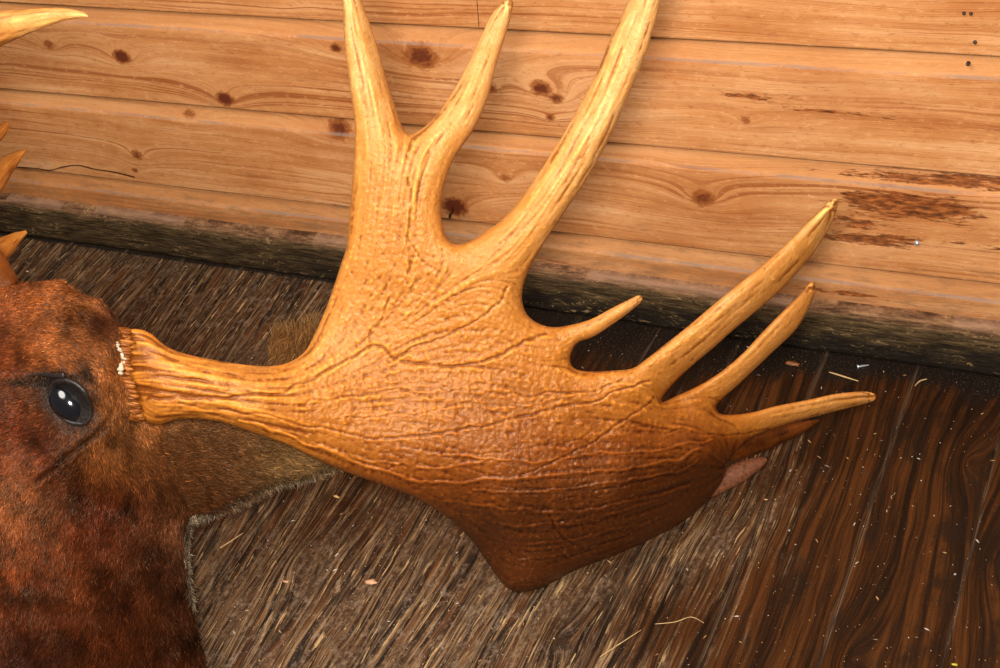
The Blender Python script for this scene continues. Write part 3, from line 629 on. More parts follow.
veins = [([(150, 400), (200, 398), (250, 396), (300, 385), (340, 362), (375, 348), (405, 362), (440, 366), (480, 362), (520, 345), (548, 332)], 1.8, 2.0),
         ([(180, 405), (250, 412), (310, 425), (360, 437), (420, 438), (480, 428), (540, 412), (600, 398), (650, 382)], 1.5, 1.6),
         ([(240, 418), (300, 440), (360, 462), (420, 484), (480, 480), (540, 476), (600, 470), (660, 462), (700, 448)], 1.7, -1.8),
         ([(370, 350), (372, 335), (382, 322), (388, 300)], 1.5, 1.3), ([(388, 360), (412, 348), (450, 335), (490, 312), (505, 290)], 1.6, 1.5),
         ([(520, 475), (555, 462), (585, 445), (610, 428), (640, 412), (655, 400)], 1.4, 1.3), ([(440, 500), (490, 505), (540, 512), (590, 510), (640, 500), (690, 485)], 1.6, -1.3),
         ([(550, 515), (560, 535), (575, 545)], 1.6, 1.6), ([(408, 275), (409, 250), (410, 225), (412, 195), (408, 180)], 1.8, 1.4),
         ([(440, 275), (420, 262), (410, 235)], 1.3, .9), ([(450, 390), (520, 395), (580, 392), (620, 380)], 1.3, 1.1), ([(640, 430), (690, 432), (730, 436), (770, 430)], 1.2, 1.0), ([(430, 300), (480, 270), (510, 235), (540, 190)], 1.6, .6),
         ([(600, 390), (660, 360), (720, 310)], 1.4, .6),
         ([(345, 420), (400, 415), (470, 405)], 1.2, 1.0), ([(300, 405), (345, 395), (400, 390), (430, 395)], 1.3, 1.2), ([(460, 455), (530, 448), (600, 430)], 1.1, .8), ([(560, 500), (620, 485), (690, 470)], 1.2, .9), ([(480, 535), (530, 545), (590, 535), (650, 520)], 1.4, -1.0), ([(420, 452), (480, 458), (540, 462), (600, 452), (660, 448), (710, 440)], 1.3, -1.2), ([(470, 490), (530, 492), (590, 484), (650, 476), (700, 462)], 1.2, -1.4), ([(500, 522), (550, 525), (600, 518), (660, 500)], 1.2, -1.1), ([(430, 410), (490, 410), (550, 402), (600, 388)], 1.2, -.8), ([(350, 455), (400, 466), (440, 468), (480, 462)], 1.3, -1.2), ([(520, 560), (560, 556), (610, 545)], 1.1, -1.0)]
jx = 5 * (fbm(S.X / 22, S.Y / 22, 3, 31) - 0.5) * 2; jy = 5 * (fbm(S.X / 22, S.Y / 22, 3, 37) - 0.5) * 2
for pts, wd, dpt in veins:
    P = smooth_poly(pts, 5, closed=False); d = seg_dist(S.X + jx, S.Y + jy, P, closed=False)
    relief -= dpt * (1.25 if dpt > 0 else 1.35) * np.exp(-(d / wd) ** 2) - dpt * 0.28 * np.exp(-(d / (wd * 2.6)) ** 2)
# ruffled base
relief += 3.0 * np.clip(1 - (S.X - 126) / 30, 0, 1) ** 1.4 * (vnoise(S.X / 26, (S.Y - 374) / (2.4 + .02 * (S.X - 128)) , 9) - 0.35) + 3.2 * np.clip(1 - (S.X - 126) / 14, 0, 1) * (vnoise(S.X / 5, S.Y / 2.2, 19) - .2)
edgef = np.clip(S.sd / 5, 0, 1)
Tm = S.T * mm
rel = relief * mm * 0.8 * edgef
tf = dep - Tm - rel
tb = dep + Tm * 0.95 + blur(rel, 2) * 0.4
FT = floor_t(S.X, S.Y) - 0.002
tb = np.minimum(tb, FT); tf = np.minimum(tf, FT - 0.001); tmid = np.minimum(dep, FT)
V, Fc, pxy = S.mesh(tf, tb, tmid)
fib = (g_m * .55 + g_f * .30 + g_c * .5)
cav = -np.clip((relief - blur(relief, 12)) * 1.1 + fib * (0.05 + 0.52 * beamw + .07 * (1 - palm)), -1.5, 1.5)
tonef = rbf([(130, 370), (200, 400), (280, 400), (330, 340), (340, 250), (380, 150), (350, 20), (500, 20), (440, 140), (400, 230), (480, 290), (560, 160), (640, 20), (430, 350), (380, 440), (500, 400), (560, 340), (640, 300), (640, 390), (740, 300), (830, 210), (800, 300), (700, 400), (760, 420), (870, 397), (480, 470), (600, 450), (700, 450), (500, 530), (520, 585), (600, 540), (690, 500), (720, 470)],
            [.55, .60, .60, .68, .72, .78, .92, .97, .84, .66, .68, .86, .95, .54, .44, .46, .64, .86, .58, .82, .88, .72, .52, .66, .84, .30, .28, .20, .06, -.05, .0, -.04, .0])  # tines paler by themselves; the lower palm's shade is put into the tone
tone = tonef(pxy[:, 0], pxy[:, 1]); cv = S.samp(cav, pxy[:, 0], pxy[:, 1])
full = pymesh('antler_full', V, Fc); full.shade_smooth()
vn = np.zeros(len(full.vertices) * 3, np.float32); full.vertex_normals.foreach_get('vector', vn); vn = vn.reshape(-1, 3)
# orientation check: front normals must look at the camera
FcL = Fc
cen = np.array([pxy[f].mean(0) for f in FcL])
TI = [[(300, -90), (420, -90), (420, 60), (408, 126), (388, 122), (350, 118), (320, 110)], [(404, 126), (430, -10), (560, -30), (540, 60), (480, 150), (440, 152)], [(485, 238), (500, 200), (600, -100), (720, -100), (700, 50), (590, 200), (548, 262), (520, 262)],
      [(552, 300), (600, 280), (670, 280), (660, 320), (600, 345), (573, 346), (560, 338)], [(638, 330), (640, 362), (672, 390), (700, 362), (860, 240), (860, 180), (800, 180), (700, 290)], [(672, 392), (702, 376), (790, 270), (830, 270), (830, 320), (740, 395), (712, 412), (690, 410)], [(734, 405), (800, 385), (900, 380), (900, 410), (810, 426), (742, 438)]]
lab = np.zeros(len(cen), int)
for i, tp in enumerate(TI): lab[inside(cen[:, 0], cen[:, 1], np.array(tp, float)) & (lab == 0)] = i + 1
antler = None
fl = np.array([len(f) for f in FcL]); flat = np.concatenate([np.array(f) for f in FcL]); own = np.repeat(np.arange(len(FcL)), fl)
for i in range(8):
    sel = np.nonzero(lab == i)[0]; idx = flat[lab[own] == i]; u_, inv = np.unique(idx, return_inverse=True)
    me = bpy.data.meshes.new('palm' if i == 0 else 'tine'); nv = len(u_)
    me.vertices.add(nv); me.vertices.foreach_set('co', V[u_].astype(np.float32).ravel())
    me.loops.add(len(inv)); me.loops.foreach_set('vertex_index', inv.astype(np.int32))
    tot = fl[sel]; me.polygons.add(len(sel)); me.polygons.foreach_set('loop_start', np.concatenate([[0], np.cumsum(tot)[:-1]]).astype(np.int32)); me.polygons.foreach_set('loop_total', tot.astype(np.int32))
    me.update(calc_edges=True)
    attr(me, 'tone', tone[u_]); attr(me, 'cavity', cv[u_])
    me.shade_smooth(); me.normals_split_custom_set_from_vertices(vn[u_].tolist())
    if i == 0:
        antler = link('antler', me, antler_mat); antler.data.shade_smooth() if False else None
        keep(antler, root)
    else:
        o = bpy.data.objects.new('tine', me); C.objects.link(o); me.materials.append(antler_mat); o.parent = antler
bpy.data.meshes.remove(full)
if len(antler.data.materials) == 0: antler.data.materials.append(antler_mat)

def tine_tube(spec, tones, parent, name='tine', mat=None, seed=1, noise=0.10, flat=0.8):
    V, Fc = px_tube(spec, seg=28, sub=12, flat=flat, noise=noise, seed=seed)
    # fine lengthwise ridges
    me = pymesh(name, V, Fc); nr = len(V) - 2; ring = np.arange(nr) // 28; rad = np.arange(nr) % 28
    tt = ring / ring.max(); cvv = np.concatenate([(vnoise(ring * 0.12, rad * 1.0, seed + 3) - 0.5) * 1.6, [0, 0]])
    attr(me, 'tone', np.concatenate([np.interp(tt, np.linspace(0, 1, len(tones)), tones), [tones[0], tones[-1]]])); attr(me, 'cavity', cvv)
    o = link(name, me, mat or antler_mat)
    return o
o = tine_tube([(672, 452, 1.56, 18), (715, 448, 1.575, 18), (752, 440, 1.60, 15), (785, 432, 1.615, 9), (806, 425.5, 1.625, 5), (819, 420.5, 1.63, 1.2)], [.05, .12, .18, .08], antler, seed=3); o.parent = antler
o['label'] = 'dark brown hidden tine behind the paler one'
f9 = ft(745, 470)
dusty = mat_plain('dusty_red_bone', (0.19, 0.060, 0.022), 0.7, 260.0, 0.5, 0.5)
o = tine_tube([(690, 496, f9 - .050, 8), (722, 481, f9 - .034, 11), (742, 471, f9 - .030, 9.5), (757, 463.5, f9 - .026, 6.5), (766, 459.5, f9 - .024, 2.5)], [.2, .2], antler, seed=5, mat=dusty); o.parent = antler
o['label'] = 'short dusty reddish tine touching the floor'

# burr: a ring of knobs round the base of the antler, with pale dried glue
def knob_cluster(name, spots, mat, parent, seed, el=1.0):
    rr = random.Random(seed); Vs = []; Fs = []; base = 0
    nu, nv_ = 7, 6
    for (c, r, ax) in spots:
        sx, sy, sz = r * rr.uniform(.7, 1.2) * el, r * rr.uniform(.7, 1.1), r * rr.uniform(.7, 1.2)
        a1 = Vector(ax).normalized(); b1 = a1.orthogonal().normalized(); c1 = a1.cross(b1)
        for j in range(nv_ + 1):
            ph = math.pi * j / nv_
            for i in range(nu):
                th = 2 * math.pi * i / nu; q = 1 + rr.uniform(-.15, .15)
                p = Vector(c) + a1 * (math.cos(ph) * sx * q) + b1 * (math.sin(ph) * math.cos(th) * sy * q) + c1 * (math.sin(ph) * math.sin(th) * sz * q)
                Vs.append(tuple(p))
        for j in range(nv_):
            for i in range(nu):
                Fs.append([base + j * nu + i, base + (j + 1) * nu + i, base + (j + 1) * nu + (i + 1) % nu, base + j * nu + (i + 1) % nu])
        base += nu * (nv_ + 1)
    me = pymesh(name, np.array(Vs), Fs)
    return me
rr = random.Random(3); spots = []
axis = (at(np.array(200.), np.array(385.), np.array(1.385)) - at(np.array(130.), np.array(374.), np.array(1.375)))
for k in range(120):
    a = 2 * math.pi * k / 120 + rr.uniform(-.03, .03)
    py = 374 + 45 * math.cos(a); px = 127.5 + (py - 374) * 0.13 + 3.5 * abs(math.cos(a)) + rr.uniform(-1.5, 2.0); t = 1.375 - 0.044 * math.sin(a) + rr.uniform(-.003, .003)
    spots.append((tuple(at(np.array(px), np.array(py), np.array(t))), rr.uniform(.0012, .0027), tuple(axis)))
me = knob_cluster('burr', spots, None, None, 2, 2.6)
attr(me, 'tone', [0.42 + 0.28 * vnoise(i * 0.021, 0, 3) for i in range(len(me.vertices))]); attr(me, 'cavity', [0.15 + 1.1 * vnoise(i * 0.033, 5, 3) for i in range(len(me.vertices))])
o = link('burr', me, antler_mat); o.parent = antler
spots = []
for k in range(34):
    py = 341 + 33 * rr.random(); px = 121.5 + 2.0 * math.sin(py * .25) + rr.uniform(-1.4, 1.4) + (py - 355) * .06; t = 1.330 + abs(py - 374) * 0.00020
    spots.append((tuple(at(np.array(px), np.array(py), np.array(t))), rr.uniform(.0010, .0021), (rr.uniform(-1, 1), rr.uniform(-1, 1), rr.uniform(-1, 1))))
glue = link('dried_glue', knob_cluster('dried_glue', spots, None, None, 5, 1.5), mat_plain('dried_glue', (0.48, 0.38, 0.26), 0.6, 400.0, 0.3)); glue.parent = antler
glue['label'] = 'pale dried glue at the foot of the antler'

# ---- the head itself, one continuous body
HEAD = [(18, 283), (35, 282), (50, 280), (61, 281), (72, 289), (85, 295), (97, 298), (107, 307), (116, 318), (127, 332), (142, 352), (160, 385), (176, 425), (188, 470), (190, 524), (186, 548), (188, 576), (192, 608), (197, 633), (203, 657), (209, 700), (214, 770), (200, 850), (140, 885), (50, 890), (-40, 870), (-110, 830), (-170, 800), (-230, 815), (-300, 850), (-370, 875), (-425, 860), (-445, 800), (-425, 730), (-370, 650), (-300, 560), (-230, 450), (-170, 360), (-110, 305), (-50, 282), (-15, 281)]
H = Sheet(smooth_poly(HEAD, 5), 2.5, 0.0135, 260)
hc = [(50, 285, 1.46), (-100, 320, 1.50), (70, 400, 1.445), (127, 345, 1.42), (180, 450, 1.50), (188, 540, 1.60), (190, 610, 1.555), (205, 690, 1.50), (-200, 500, 1.53), (-350, 750, 1.44), (-420, 830, 1.42), (0, 600, 1.50), (60, 850, 1.40), (200, 840, 1.36), (80, 700, 1.46), (-100, 700, 1.48)]
hd = rbf([(a, b) for a, b, c in hc], [c for a, b, c in hc])(H.X, H.Y)
TH = H.T * 1.4 / F
bump = np.zeros_like(H.X)
X_, Y_ = H.X, H.Y
bump += 12 * gauss(X_, Y_, 50, 290, 20, 8, -5) + 10 * gauss(X_, Y_, 84, 303, 16, 5, 25) - 30 * gauss(X_, Y_, 90, 318, 17, 9, 30) + 8 * gauss(X_, Y_, 40, 342, 55, 12, 8) + 7 * gauss(X_, Y_, 108, 345, 16, 24, 20)
bump += 10 * gauss(X_, Y_, 72, 378, 34, 9, 35) + 6 * gauss(X_, Y_, 95, 430, 16, 26, -30) - 9 * gauss(X_, Y_, 70, 402, 22, 15, 52) - 12 * gauss(X_, Y_, 20, 440, 20, 26, 20) + 6 * gauss(X_, Y_, 50, 462, 20, 12, -40)
bump += 8 * gauss(X_, Y_, 118, 470, 26, 20, 0) - 11 * gauss(X_, Y_, 130, 395, 12, 30, -10) - 7 * gauss(X_, Y_, 95, 505, 30, 16, -35) + 7 * gauss(X_, Y_, 70, 560, 30, 40, 0) - 9 * gauss(X_, Y_, 150, 560, 12, 60, 25) + 5 * gauss(X_, Y_, 175, 600, 10, 50, 0)
crs = seg_dist(X_, Y_, smooth_poly([(118, 405), (100, 432), (72, 452), (50, 472), (36, 482)], 5, closed=False), closed=False); bump -= 5 * np.exp(-(crs / 3.2) ** 2) - 3 * np.exp(-(crs / 8) ** 2)
crs2 = seg_dist(X_, Y_, smooth_poly([(175, 520), (150, 540), (120, 560), (95, 585)], 5, closed=False), closed=False); bump -= 4 * np.exp(-(crs2 / 4) ** 2)
bump += 14 * gauss(X_, Y_, -380, 800, 40, 40) - 10 * gauss(X_, Y_, -405, 815, 10, 7, -50) + 6 * (fbm(X_ / 30, Y_ / 30, 3, 12) - 0.5)
HT = floor_t(H.X, H.Y) - 0.003
htf = hd - TH - bump * 0.0015 * np.clip(H.sd / 14, 0, 1); htb = hd + TH * 1.35
htb = np.minimum(htb, HT); htf = np.minimum(htf, HT - 0.003); hm = np.minimum(hd, HT - 0.001)
V, Fc, hp = H.mesh(htf, htb, hm)
headme = pymesh('head', V, Fc)
# fur colour field, brown to tan patches, hollows darkened by painted shade
fc = [((20, 300), (.36, .13, .035)), ((60, 290), (.40, .16, .045)), ((90, 318), (.03, .010, .005)), ((84, 304), (.40, .17, .05)), ((104, 328), (.12, .04, .015)), ((50, 340), (.42, .17, .05)), ((10, 350), (.30, .10, .03)), ((110, 350), (.40, .17, .05)), ((120, 385), (.34, .15, .045)), ((40, 372), (.26, .10, .03)), ((115, 420), (.38, .18, .055)), ((20, 420), (.16, .042, .014)), ((60, 445), (.13, .034, .012)), ((66, 432), (.26, .10, .035)), ((8, 385), (.16, .05, .018)), ((35, 470), (.22, .08, .03)),
      ((105, 460), (.34, .15, .045)), ((150, 460), (.28, .13, .045)), ((80, 490), (.10, .028, .010)), ((120, 495), (.14, .045, .015)), ((30, 510), (.32, .13, .045)), ((60, 530), (.20, .065, .022)), ((10, 560), (.24, .07, .018)), ((100, 560), (.15, .05, .018)), ((160, 540), (.13, .055, .025)), ((50, 620), (.12, .036, .012)), ((120, 620), (.12, .038, .013)), ((180, 590), (.08, .032, .014)), ((190, 650), (.10, .035, .012)), ((20, 660), (.075, .022, .009)), ((140, 660), (.11, .035, .012)), ((-200, 500), (.2, .07, .025)), ((-380, 800), (.12, .05, .02)), ((60, 880), (.08, .03, .01))]
colf = rbf([a for a, b in fc], [b for a, b in fc])
def furcol(x, y):
    c = np.clip(colf(np.clip(x, -450, 340), np.clip(y, 260, 900)), 0.012, 0.6) * np.array([0.56, 0.44, 0.38])
    rim = gauss(np.asarray(x), np.asarray(y), 70, 402, 26, 17, 52)[..., None]
    rim = rim + .8 * (gauss(np.asarray(x), np.asarray(y), 38, 379, 24, 4.5, -4) + .7 * gauss(np.asarray(x), np.asarray(y), 86, 372, 10, 4, 50) + .55 * gauss(np.asarray(x), np.asarray(y), 66, 456, 38, 4.5, -37))[..., None]
    c = c * np.interp(y, [520, 640], [1.0, .62])[..., None] * np.array([.84, .74, .68])  # shade of the lower head put into the fur colour
    return c * (1 - np.clip(rim * 1.4, 0, .93))
cattr(headme, 'fcol', furcol(hp[:, 0], hp[:, 1]) * 0.55)
head = link('head', headme, mat_hide()); keep(head, root)

dirf = rbf([(30, 300), (90, 305), (0, 340), (60, 345), (100, 360), (125, 340), (118, 400), (60, 440), (15, 400), (110, 440), (150, 450), (185, 470), (30, 520), (100, 520), (170, 520), (20, 620), (100, 620), (180, 600), (190, 660), (-200, 500), (-380, 800), (60, 880)],
           [(1, -.35), (1, .3), (1, -.25), (1, .10), (.8, .7), (.5, .9), (.1, 1), (-.7, .8), (-.9, .3), (.45, .9), (.7, .7), (1, .15), (-.15, 1), (-.45, .95), (.1, 1), (-.25, 1), (-.3, 1), (.12, 1), (.2, 1), (-.6, -.8), (-.7, -.7), (-.1, 1)])
def make_fur(name, x, y, tsurf, dirs, length, width, cols, parent, mat, seed, lift=0.25, curl=0.25):
    """strands: short tapering blades lying along the coat"""
    rg = np.random.RandomState(seed); n = len(x)
    d = dirs / (np.linalg.norm(dirs, axis=1)[:, None] + 1e-6)
    cl = fbm(x / 9.0, y / 9.0, 2, seed) - 0.5; cl2 = vnoise(x / 3.5, y / 3.5, seed + 2) - 0.5
    ang = rg.normal(0, 0.16, n) + cl * 1.0 + cl2 * 0.45
    d = np.stack([d[:, 0] * np.cos(ang) - d[:, 1] * np.sin(ang), d[:, 0] * np.sin(ang) + d[:, 1] * np.cos(ang)], -1)
    L = length * rg.uniform(0.55, 1.3, n); W_ = width * rg.uniform(0.6, 1.3, n); lf = lift * rg.uniform(0.3, 1.7, n)
    K_ = 4; bend = rg.normal(0, curl, n)
    vs_ = []
    for k in range(K_):
        s_ = k / (K_ - 1.0)
        dx = d[:, 0] * np.cos(bend * s_) - d[:, 1] * np.sin(bend * s_); dy = d[:, 0] * np.sin(bend * s_) + d[:, 1] * np.cos(bend * s_)
        cx = x + dx * L * s_; cy = y + dy * L * s_
        base_t = tsurf(cx, cy)
        t = base_t + 0.0008 - lf * L * 0.001 * (s_ ** 0.8) - 0.0004
        wv = W_ * (1 - s_) ** 0.7
        nx_, ny_ = -dy, dx
        if k < K_ - 1:
            vs_.append(at(cx + nx_ * wv * .5, cy + ny_ * wv * .5, t)); vs_.append(at(cx - nx_ * wv * .5, cy - ny_ * wv * .5, t - 0.0006 * rg.uniform(-1, 1, n)))
        else: vs_.append(at(cx, cy, t))
    V = np.stack(vs_, 1)                                   # n, 7, 3
    V[..., 2] = np.maximum(V[..., 2], 0.001)
    o_ = np.arange(n)[:, None] * 7
    q1 = np.concatenate([o_ + np.array([0, 1, 3, 2]), o_ + np.array([2, 3, 5, 4])]); q2 = o_ + np.array([4, 5, 6])
    me = bpy.data.meshes.new(name); V = V.reshape(-1, 3).astype(np.float32)
    me.vertices.add(len(V)); me.vertices.foreach_set('co', V.ravel())
    flat_ = np.concatenate([q1.ravel(), q2.ravel()]); tot = np.concatenate([np.full(len(q1), 4), np.full(len(q2), 3)])
    me.loops.add(len(flat_)); me.loops.foreach_set('vertex_index', flat_.astype(np.int32))
    me.polygons.add(len(tot)); me.polygons.foreach_set('loop_start', np.concatenate([[0], np.cumsum(tot)[:-1]]).astype(np.int32)); me.polygons.foreach_set('loop_total', tot.astype(np.int32))
    me.update(calc_edges=True)
    br = np.exp(rg.normal(0, 0.50, n)) * np.where(rg.rand(n) < 0.06, 2.0, 1.0)
    cc = cols * br[:, None]; cc[:, 2] *= 1.0
    ramp_ = np.array([.55, .55, .9, .9, 1.15, 1.15, 1.3])
    cattr(me, 'fcol', np.clip(cc[:, None, :] * ramp_[None, :, None], 0, .9).reshape(-1, 3))
    o = link(name, me, mat); o.parent = parent
    return o
furm = mat_fur(); rg = np.random.RandomState(8)
def scatter(Sh, n, box=None):
    x = rg.uniform(Sh.gx[0] if box is None else box[0], Sh.gx[-1] if box is None else box[2], n); y = rg.uniform(Sh.gy[0] if box is None else box[1], Sh.gy[-1] if box is None else box[3], n)
    k = Sh.samp(Sh.sd, x, y) > 0.6; return x[k], y[k]
x1, y1 = scatter(H, 185000, (-30, 260, 230, 690)); x2, y2 = scatter(H, 42000)
x = np.concatenate([x1, x2]); y = np.concatenate([y1, y2])
ev = ((x - 70) * math.cos(.9) + (y - 403) * math.sin(.9)) ** 2 / 30 ** 2 + (-(x - 70) * math.sin(.9) + (y - 403) * math.cos(.9)) ** 2 / 19 ** 2
kp = ev > 0.72; x = x[kp]; y = y[kp]; ev = ev[kp]
tfx = H.I * htf + (~H.I) * hm
ts = lambda a, b: H.samp(np.where(H.I, htf, hm), a, b)
Ln = np.interp(y, [280, 400, 520, 668], [5.5, 6.5, 9, 12]); Ln = Ln * np.clip(ev / 2.5, 0.4, 1)
make_fur('fur', x, y, ts, dirf(x, y), Ln, 0.70, furcol(x, y) * (0.25 + 1.5 * fbm(x / 16, y / 22, 3, 44))[:, None] ** 1.6, head, furm, 3)

# ---- ear lying under the antler beam
EAR = [(140, 425), (165, 400), (200, 392), (235, 385), (262, 372), (268, 348), (276, 334), (288, 336), (300, 330), (314, 326), (335, 350), (348, 400), (352, 440), (338, 466), (305, 479), (277, 484), (257, 494), (233, 506), (208.6, 516), (189, 523), (165, 515), (145, 480)]
Ea = Sheet(smooth_poly(EAR, 5), 2.0, 0.045, 200)
edc = [(150, 450, 1.46), (190, 520, 1.60), (277, 484, 1.57), (338, 466, 1.58), (300, 325, 1.66), (200, 400, 1.49), (260, 420, 1.53), (345, 400, 1.60)]
ed = rbf([(a, b) for a, b, c in edc], [c for a, b, c in edc])(Ea.X, Ea.Y)
TE = Ea.T * 1.5 / F
ebump = 6 * (fbm(Ea.X / 22, Ea.Y / 22, 3, 3) - .5) - 6 * gauss(Ea.X, Ea.Y, 285, 460, 14, 9, -20)
etf = ed - TE - ebump * .001 * np.clip(Ea.sd / 10, 0, 1); etb = ed + TE
V, Fc, ep = Ea.mesh(etf, etb, ed); earme = pymesh('ear', V, Fc)
ec = rbf([(150, 450), (200, 440), (240, 450), (200, 490), (280, 455), (320, 460), (290, 340), (230, 500), (320, 400)], [(.28, .13, .045), (.20, .095, .035), (.21, .11, .040), (.17, .075, .028), (.30, .20, .08), (.32, .22, .10), (.28, .18, .075), (.15, .07, .028), (.2, .12, .05)])
ecol = lambda a, b: np.clip(ec(a, b), .02, .5) * np.array([.40, .30, .23])  # darkened so the antler beam's shade sits in the ear colour
cattr(earme, 'fcol', ecol(ep[:, 0], ep[:, 1]) * .5)
ear = link('ear', earme, bpy.data.materials['hide']); keep(ear, root)
x, y = scatter(Ea, 62000)
edir = rbf([(150, 450), (200, 440), (200, 500), (260, 450), (320, 460), (290, 340), (260, 490), (320, 380)], [(.8, .5), (1, .25), (.9, .5), (1, .1), (1, .1), (.15, -1), (.8, .45), (.5, -1)])
make_fur('fur', x, y, lambda a, b: Ea.samp(np.where(Ea.I, etf, ed), a, b), edir(x, y), np.where(y < 370, 17.0, 11.0), 0.8, ecol(x, y) * (0.6 + 0.8 * fbm(x / 12, y / 12, 3, 14))[:, None], ear, furm, 5, lift=.35)
# frayed pale hair along the lower edge of the ear
P = smooth_poly([(338, 466), (305, 480), (277, 485), (257, 495), (233, 507), (208, 517), (189, 524), (186, 548), (188, 576), (192, 608)], 40, closed=False)
idx = rg.randint(0, len(P), 1500); x = P[idx, 0] + rg.normal(0, 1.2, 1500); y = P[idx, 1] - abs(rg.normal(0, 3.0, 1500))
ft_ = lambda a, b: np.where(b < 525, Ea.samp(np.where(Ea.I, etf, ed), np.minimum(a, 338), np.minimum(b, 515)), ts(a, b)) - 0.003
dd = np.stack([rg.normal(.35, .4, 1500), np.full(1500, .9)], -1)
make_fur('frayed_hair', x, y, ft_, dd, np.full(1500, 8.0), 0.8, np.full((1500, 3), 1.0) * np.array([.22, .16, .10]) * rg.uniform(.2, 1.1, (1500, 1)) ** 1.5, ear, furm, 9, lift=.1)

# ---- glass eye with black lids
ec_ = at(np.array(71.5), np.array(403.), np.array(1.372))
ts_eye = float(ts(np.array([70.]), np.array([403.]))[0])
ec_ = at(np.array(71.0), np.array(402.), np.array(ts_eye + 0.0120))
def ellipsoid(name, c, ax, rad, mat, nu=48, nv_=32):
    Vs = []; Fs = []
    for j in range(nv_ + 1):
        ph = math.pi * j / nv_
        for i in range(nu):
            th = 2 * math.pi * i / nu
            Vs.append(c + ax[0] * rad[0] * math.sin(ph) * math.cos(th) + ax[1] * rad[1] * math.sin(ph) * math.sin(th) + ax[2] * rad[2] * math.cos(ph))
    for j in range(nv_):
        for i in range(nu): Fs.append([j * nu + i, j * nu + (i + 1) % nu, (j + 1) * nu + (i + 1) % nu, (j + 1) * nu + i])
    return link(name, pymesh(name, np.array(Vs), Fs), mat)
ea = math.radians(52)
axu = right * math.cos(ea) - up * math.sin(ea); axv = -right * math.sin(ea) - up * math.cos(ea)
q = N('black_glass'); eye_mat = q.done((0.004, 0.004, 0.006), 0.14, Specular_IOR_Level=0.5, Coat_Weight=0.6, Coat_Roughness=0.10)
eye = ellipsoid('eye', ec_, (axu, axv, back), (0.0262, 0.0195, 0.0215), eye_mat); keep(eye, root)
lid_mat = mat_plain('black_lid_skin', (0.016, 0.010, 0.008), 0.42, 300.0, 0.5, 0.5)
def on_head(px, py, off): return float(ts(np.array([float(px)]), np.array([float(py)]))[0]) - off
def lid_ring():
    spec = []
    n = 26
    for i in range(n + 1):
        a = 2 * math.pi * i / n
        u_ = 25.5 * math.cos(a); v_ = 17.0 * math.sin(a) * (1 - .22 * abs(math.cos(a)) ** 3)
        px = 71 + u_ * math.cos(ea) - v_ * math.sin(ea); py = 402 + u_ * math.sin(ea) + v_ * math.cos(ea)
        spec.append((px, py, on_head(px, py, 0.0006), 2.0 + 1.0 * (math.cos(a + 2.6) > 0.2)))
    return px_tube(spec, seg=12, sub=4, noise=.35, seed=4)
V, Fc = lid_ring(); lid = link('eyelid', pymesh('eyelid', V, Fc), lid_mat); keep(lid, root)
def strand(name, pts, rads, mat, parent, off=0.001, fl=0.6):
    V, Fc = px_tube([(a, b, on_head(a, b, off), r) for (a, b), r in zip(pts, rads)], seg=10, sub=5, noise=.3, flat=fl)
    o = link(name, pymesh(name, V, Fc), mat); keep(o, root); return o
strand('eyelid_fold', [(64, 375), (52, 374), (40, 373), (28, 375), (18, 381), (11, 389)], [3.2, 3.6, 3.0, 2.4, 1.9, 1.0], lid_mat, root, -0.0002, .35)
strand('tear_duct', [(96, 432), (82, 444), (66, 456), (52, 468), (42, 477), (35, 480)], [0.6, 0.9, 1.0, 1.1, 1.4, 1.6], lid_mat, root, -0.0006)

# ---- the other antler: its palm lies out of frame, its tips reach in
OUT2 = [(17, 286), (12, 268), (4, 255), (-8, 240), (-20, 236), (-40, 200), (-45, 150), (-30, 110), (-50, 80), (-20, 58), (-30, 20), (-80, -10), (-120, -120), (-150, -130), (-160, -20), (-200, -40), (-240, -160), (-270, -165), (-280, -50), (-330, -70), (-360, -60), (-360, 20), (-340, 120), (-280, 210), (-200, 260), (-130, 290), (-90, 330), (-60, 345), (-20, 320)]
S2 = Sheet(smooth_poly(OUT2, 5), 3.0, 0.040, 200)
d2c = [(0, 280, 1.47), (-60, 320, 1.45), (-40, 150, 1.52), (-30, 40, 1.36), (-100, -100, 1.35), (-250, -150, 1.40), (-350, 0, 1.55), (-200, 250, 1.50), (-150, 100, 1.47)]
d2 = rbf([(a, b) for a, b, c in d2c], [c for a, b, c in d2c])(S2.X, S2.Y)
r2 = (fbm(S2.X / 14, S2.Y / 14, 4, 21) - .5) * 0.006 * np.clip(S2.sd / 12, 0, 1)
V, Fc, p2 = S2.mesh(d2 - S2.T * mm - r2, d2 + S2.T * mm, d2)
me = pymesh('antler', V, Fc); attr(me, 'tone', np.interp(p2[:, 1], [-100, 100, 240, 290], [.9, .75, .35, .12])); attr(me, 'cavity', S2.samp((blur(r2, 3) - r2) * 300, p2[:, 0], p2[:, 1]))
ant2 = link('antler', me, antler_mat); keep(ant2, root)
for sp_, tn, sd in [([(-70, 50, 1.37, 30), (-30, 38, 1.36, 22), (0, 28, 1.345, 16.5), (30, 20.5, 1.335, 11.5), (60, 14.8, 1.33, 6.8), (78, 14.2, 1.33, 4), (88, 16.2, 1.33, 1.2)], [.75, .85, .92], 2),
                    ([(-50, 175, 1.52, 16), (-20, 150, 1.56, 9), (0, 131, 1.60, 6.5), (8, 123, 1.61, 1.5)], [.7, .6], 4),
                    ([(-50, 230, 1.52, 20), (-20, 196, 1.56, 15), (0, 171, 1.60, 11.5), (14, 158.5, 1.62, 6.5), (25, 150.5, 1.63, 2)], [.7, .72, .6], 6),
                    ([(-45, 290, 1.50, 20), (-20, 270, 1.53, 16), (0, 250, 1.57, 11.5), (14, 239.5, 1.59, 7), (26, 232, 1.60, 2)], [.5, .62, .7, .72], 8)]:
    o = tine_tube(sp_, tn, ant2, seed=sd); o.parent = ant2

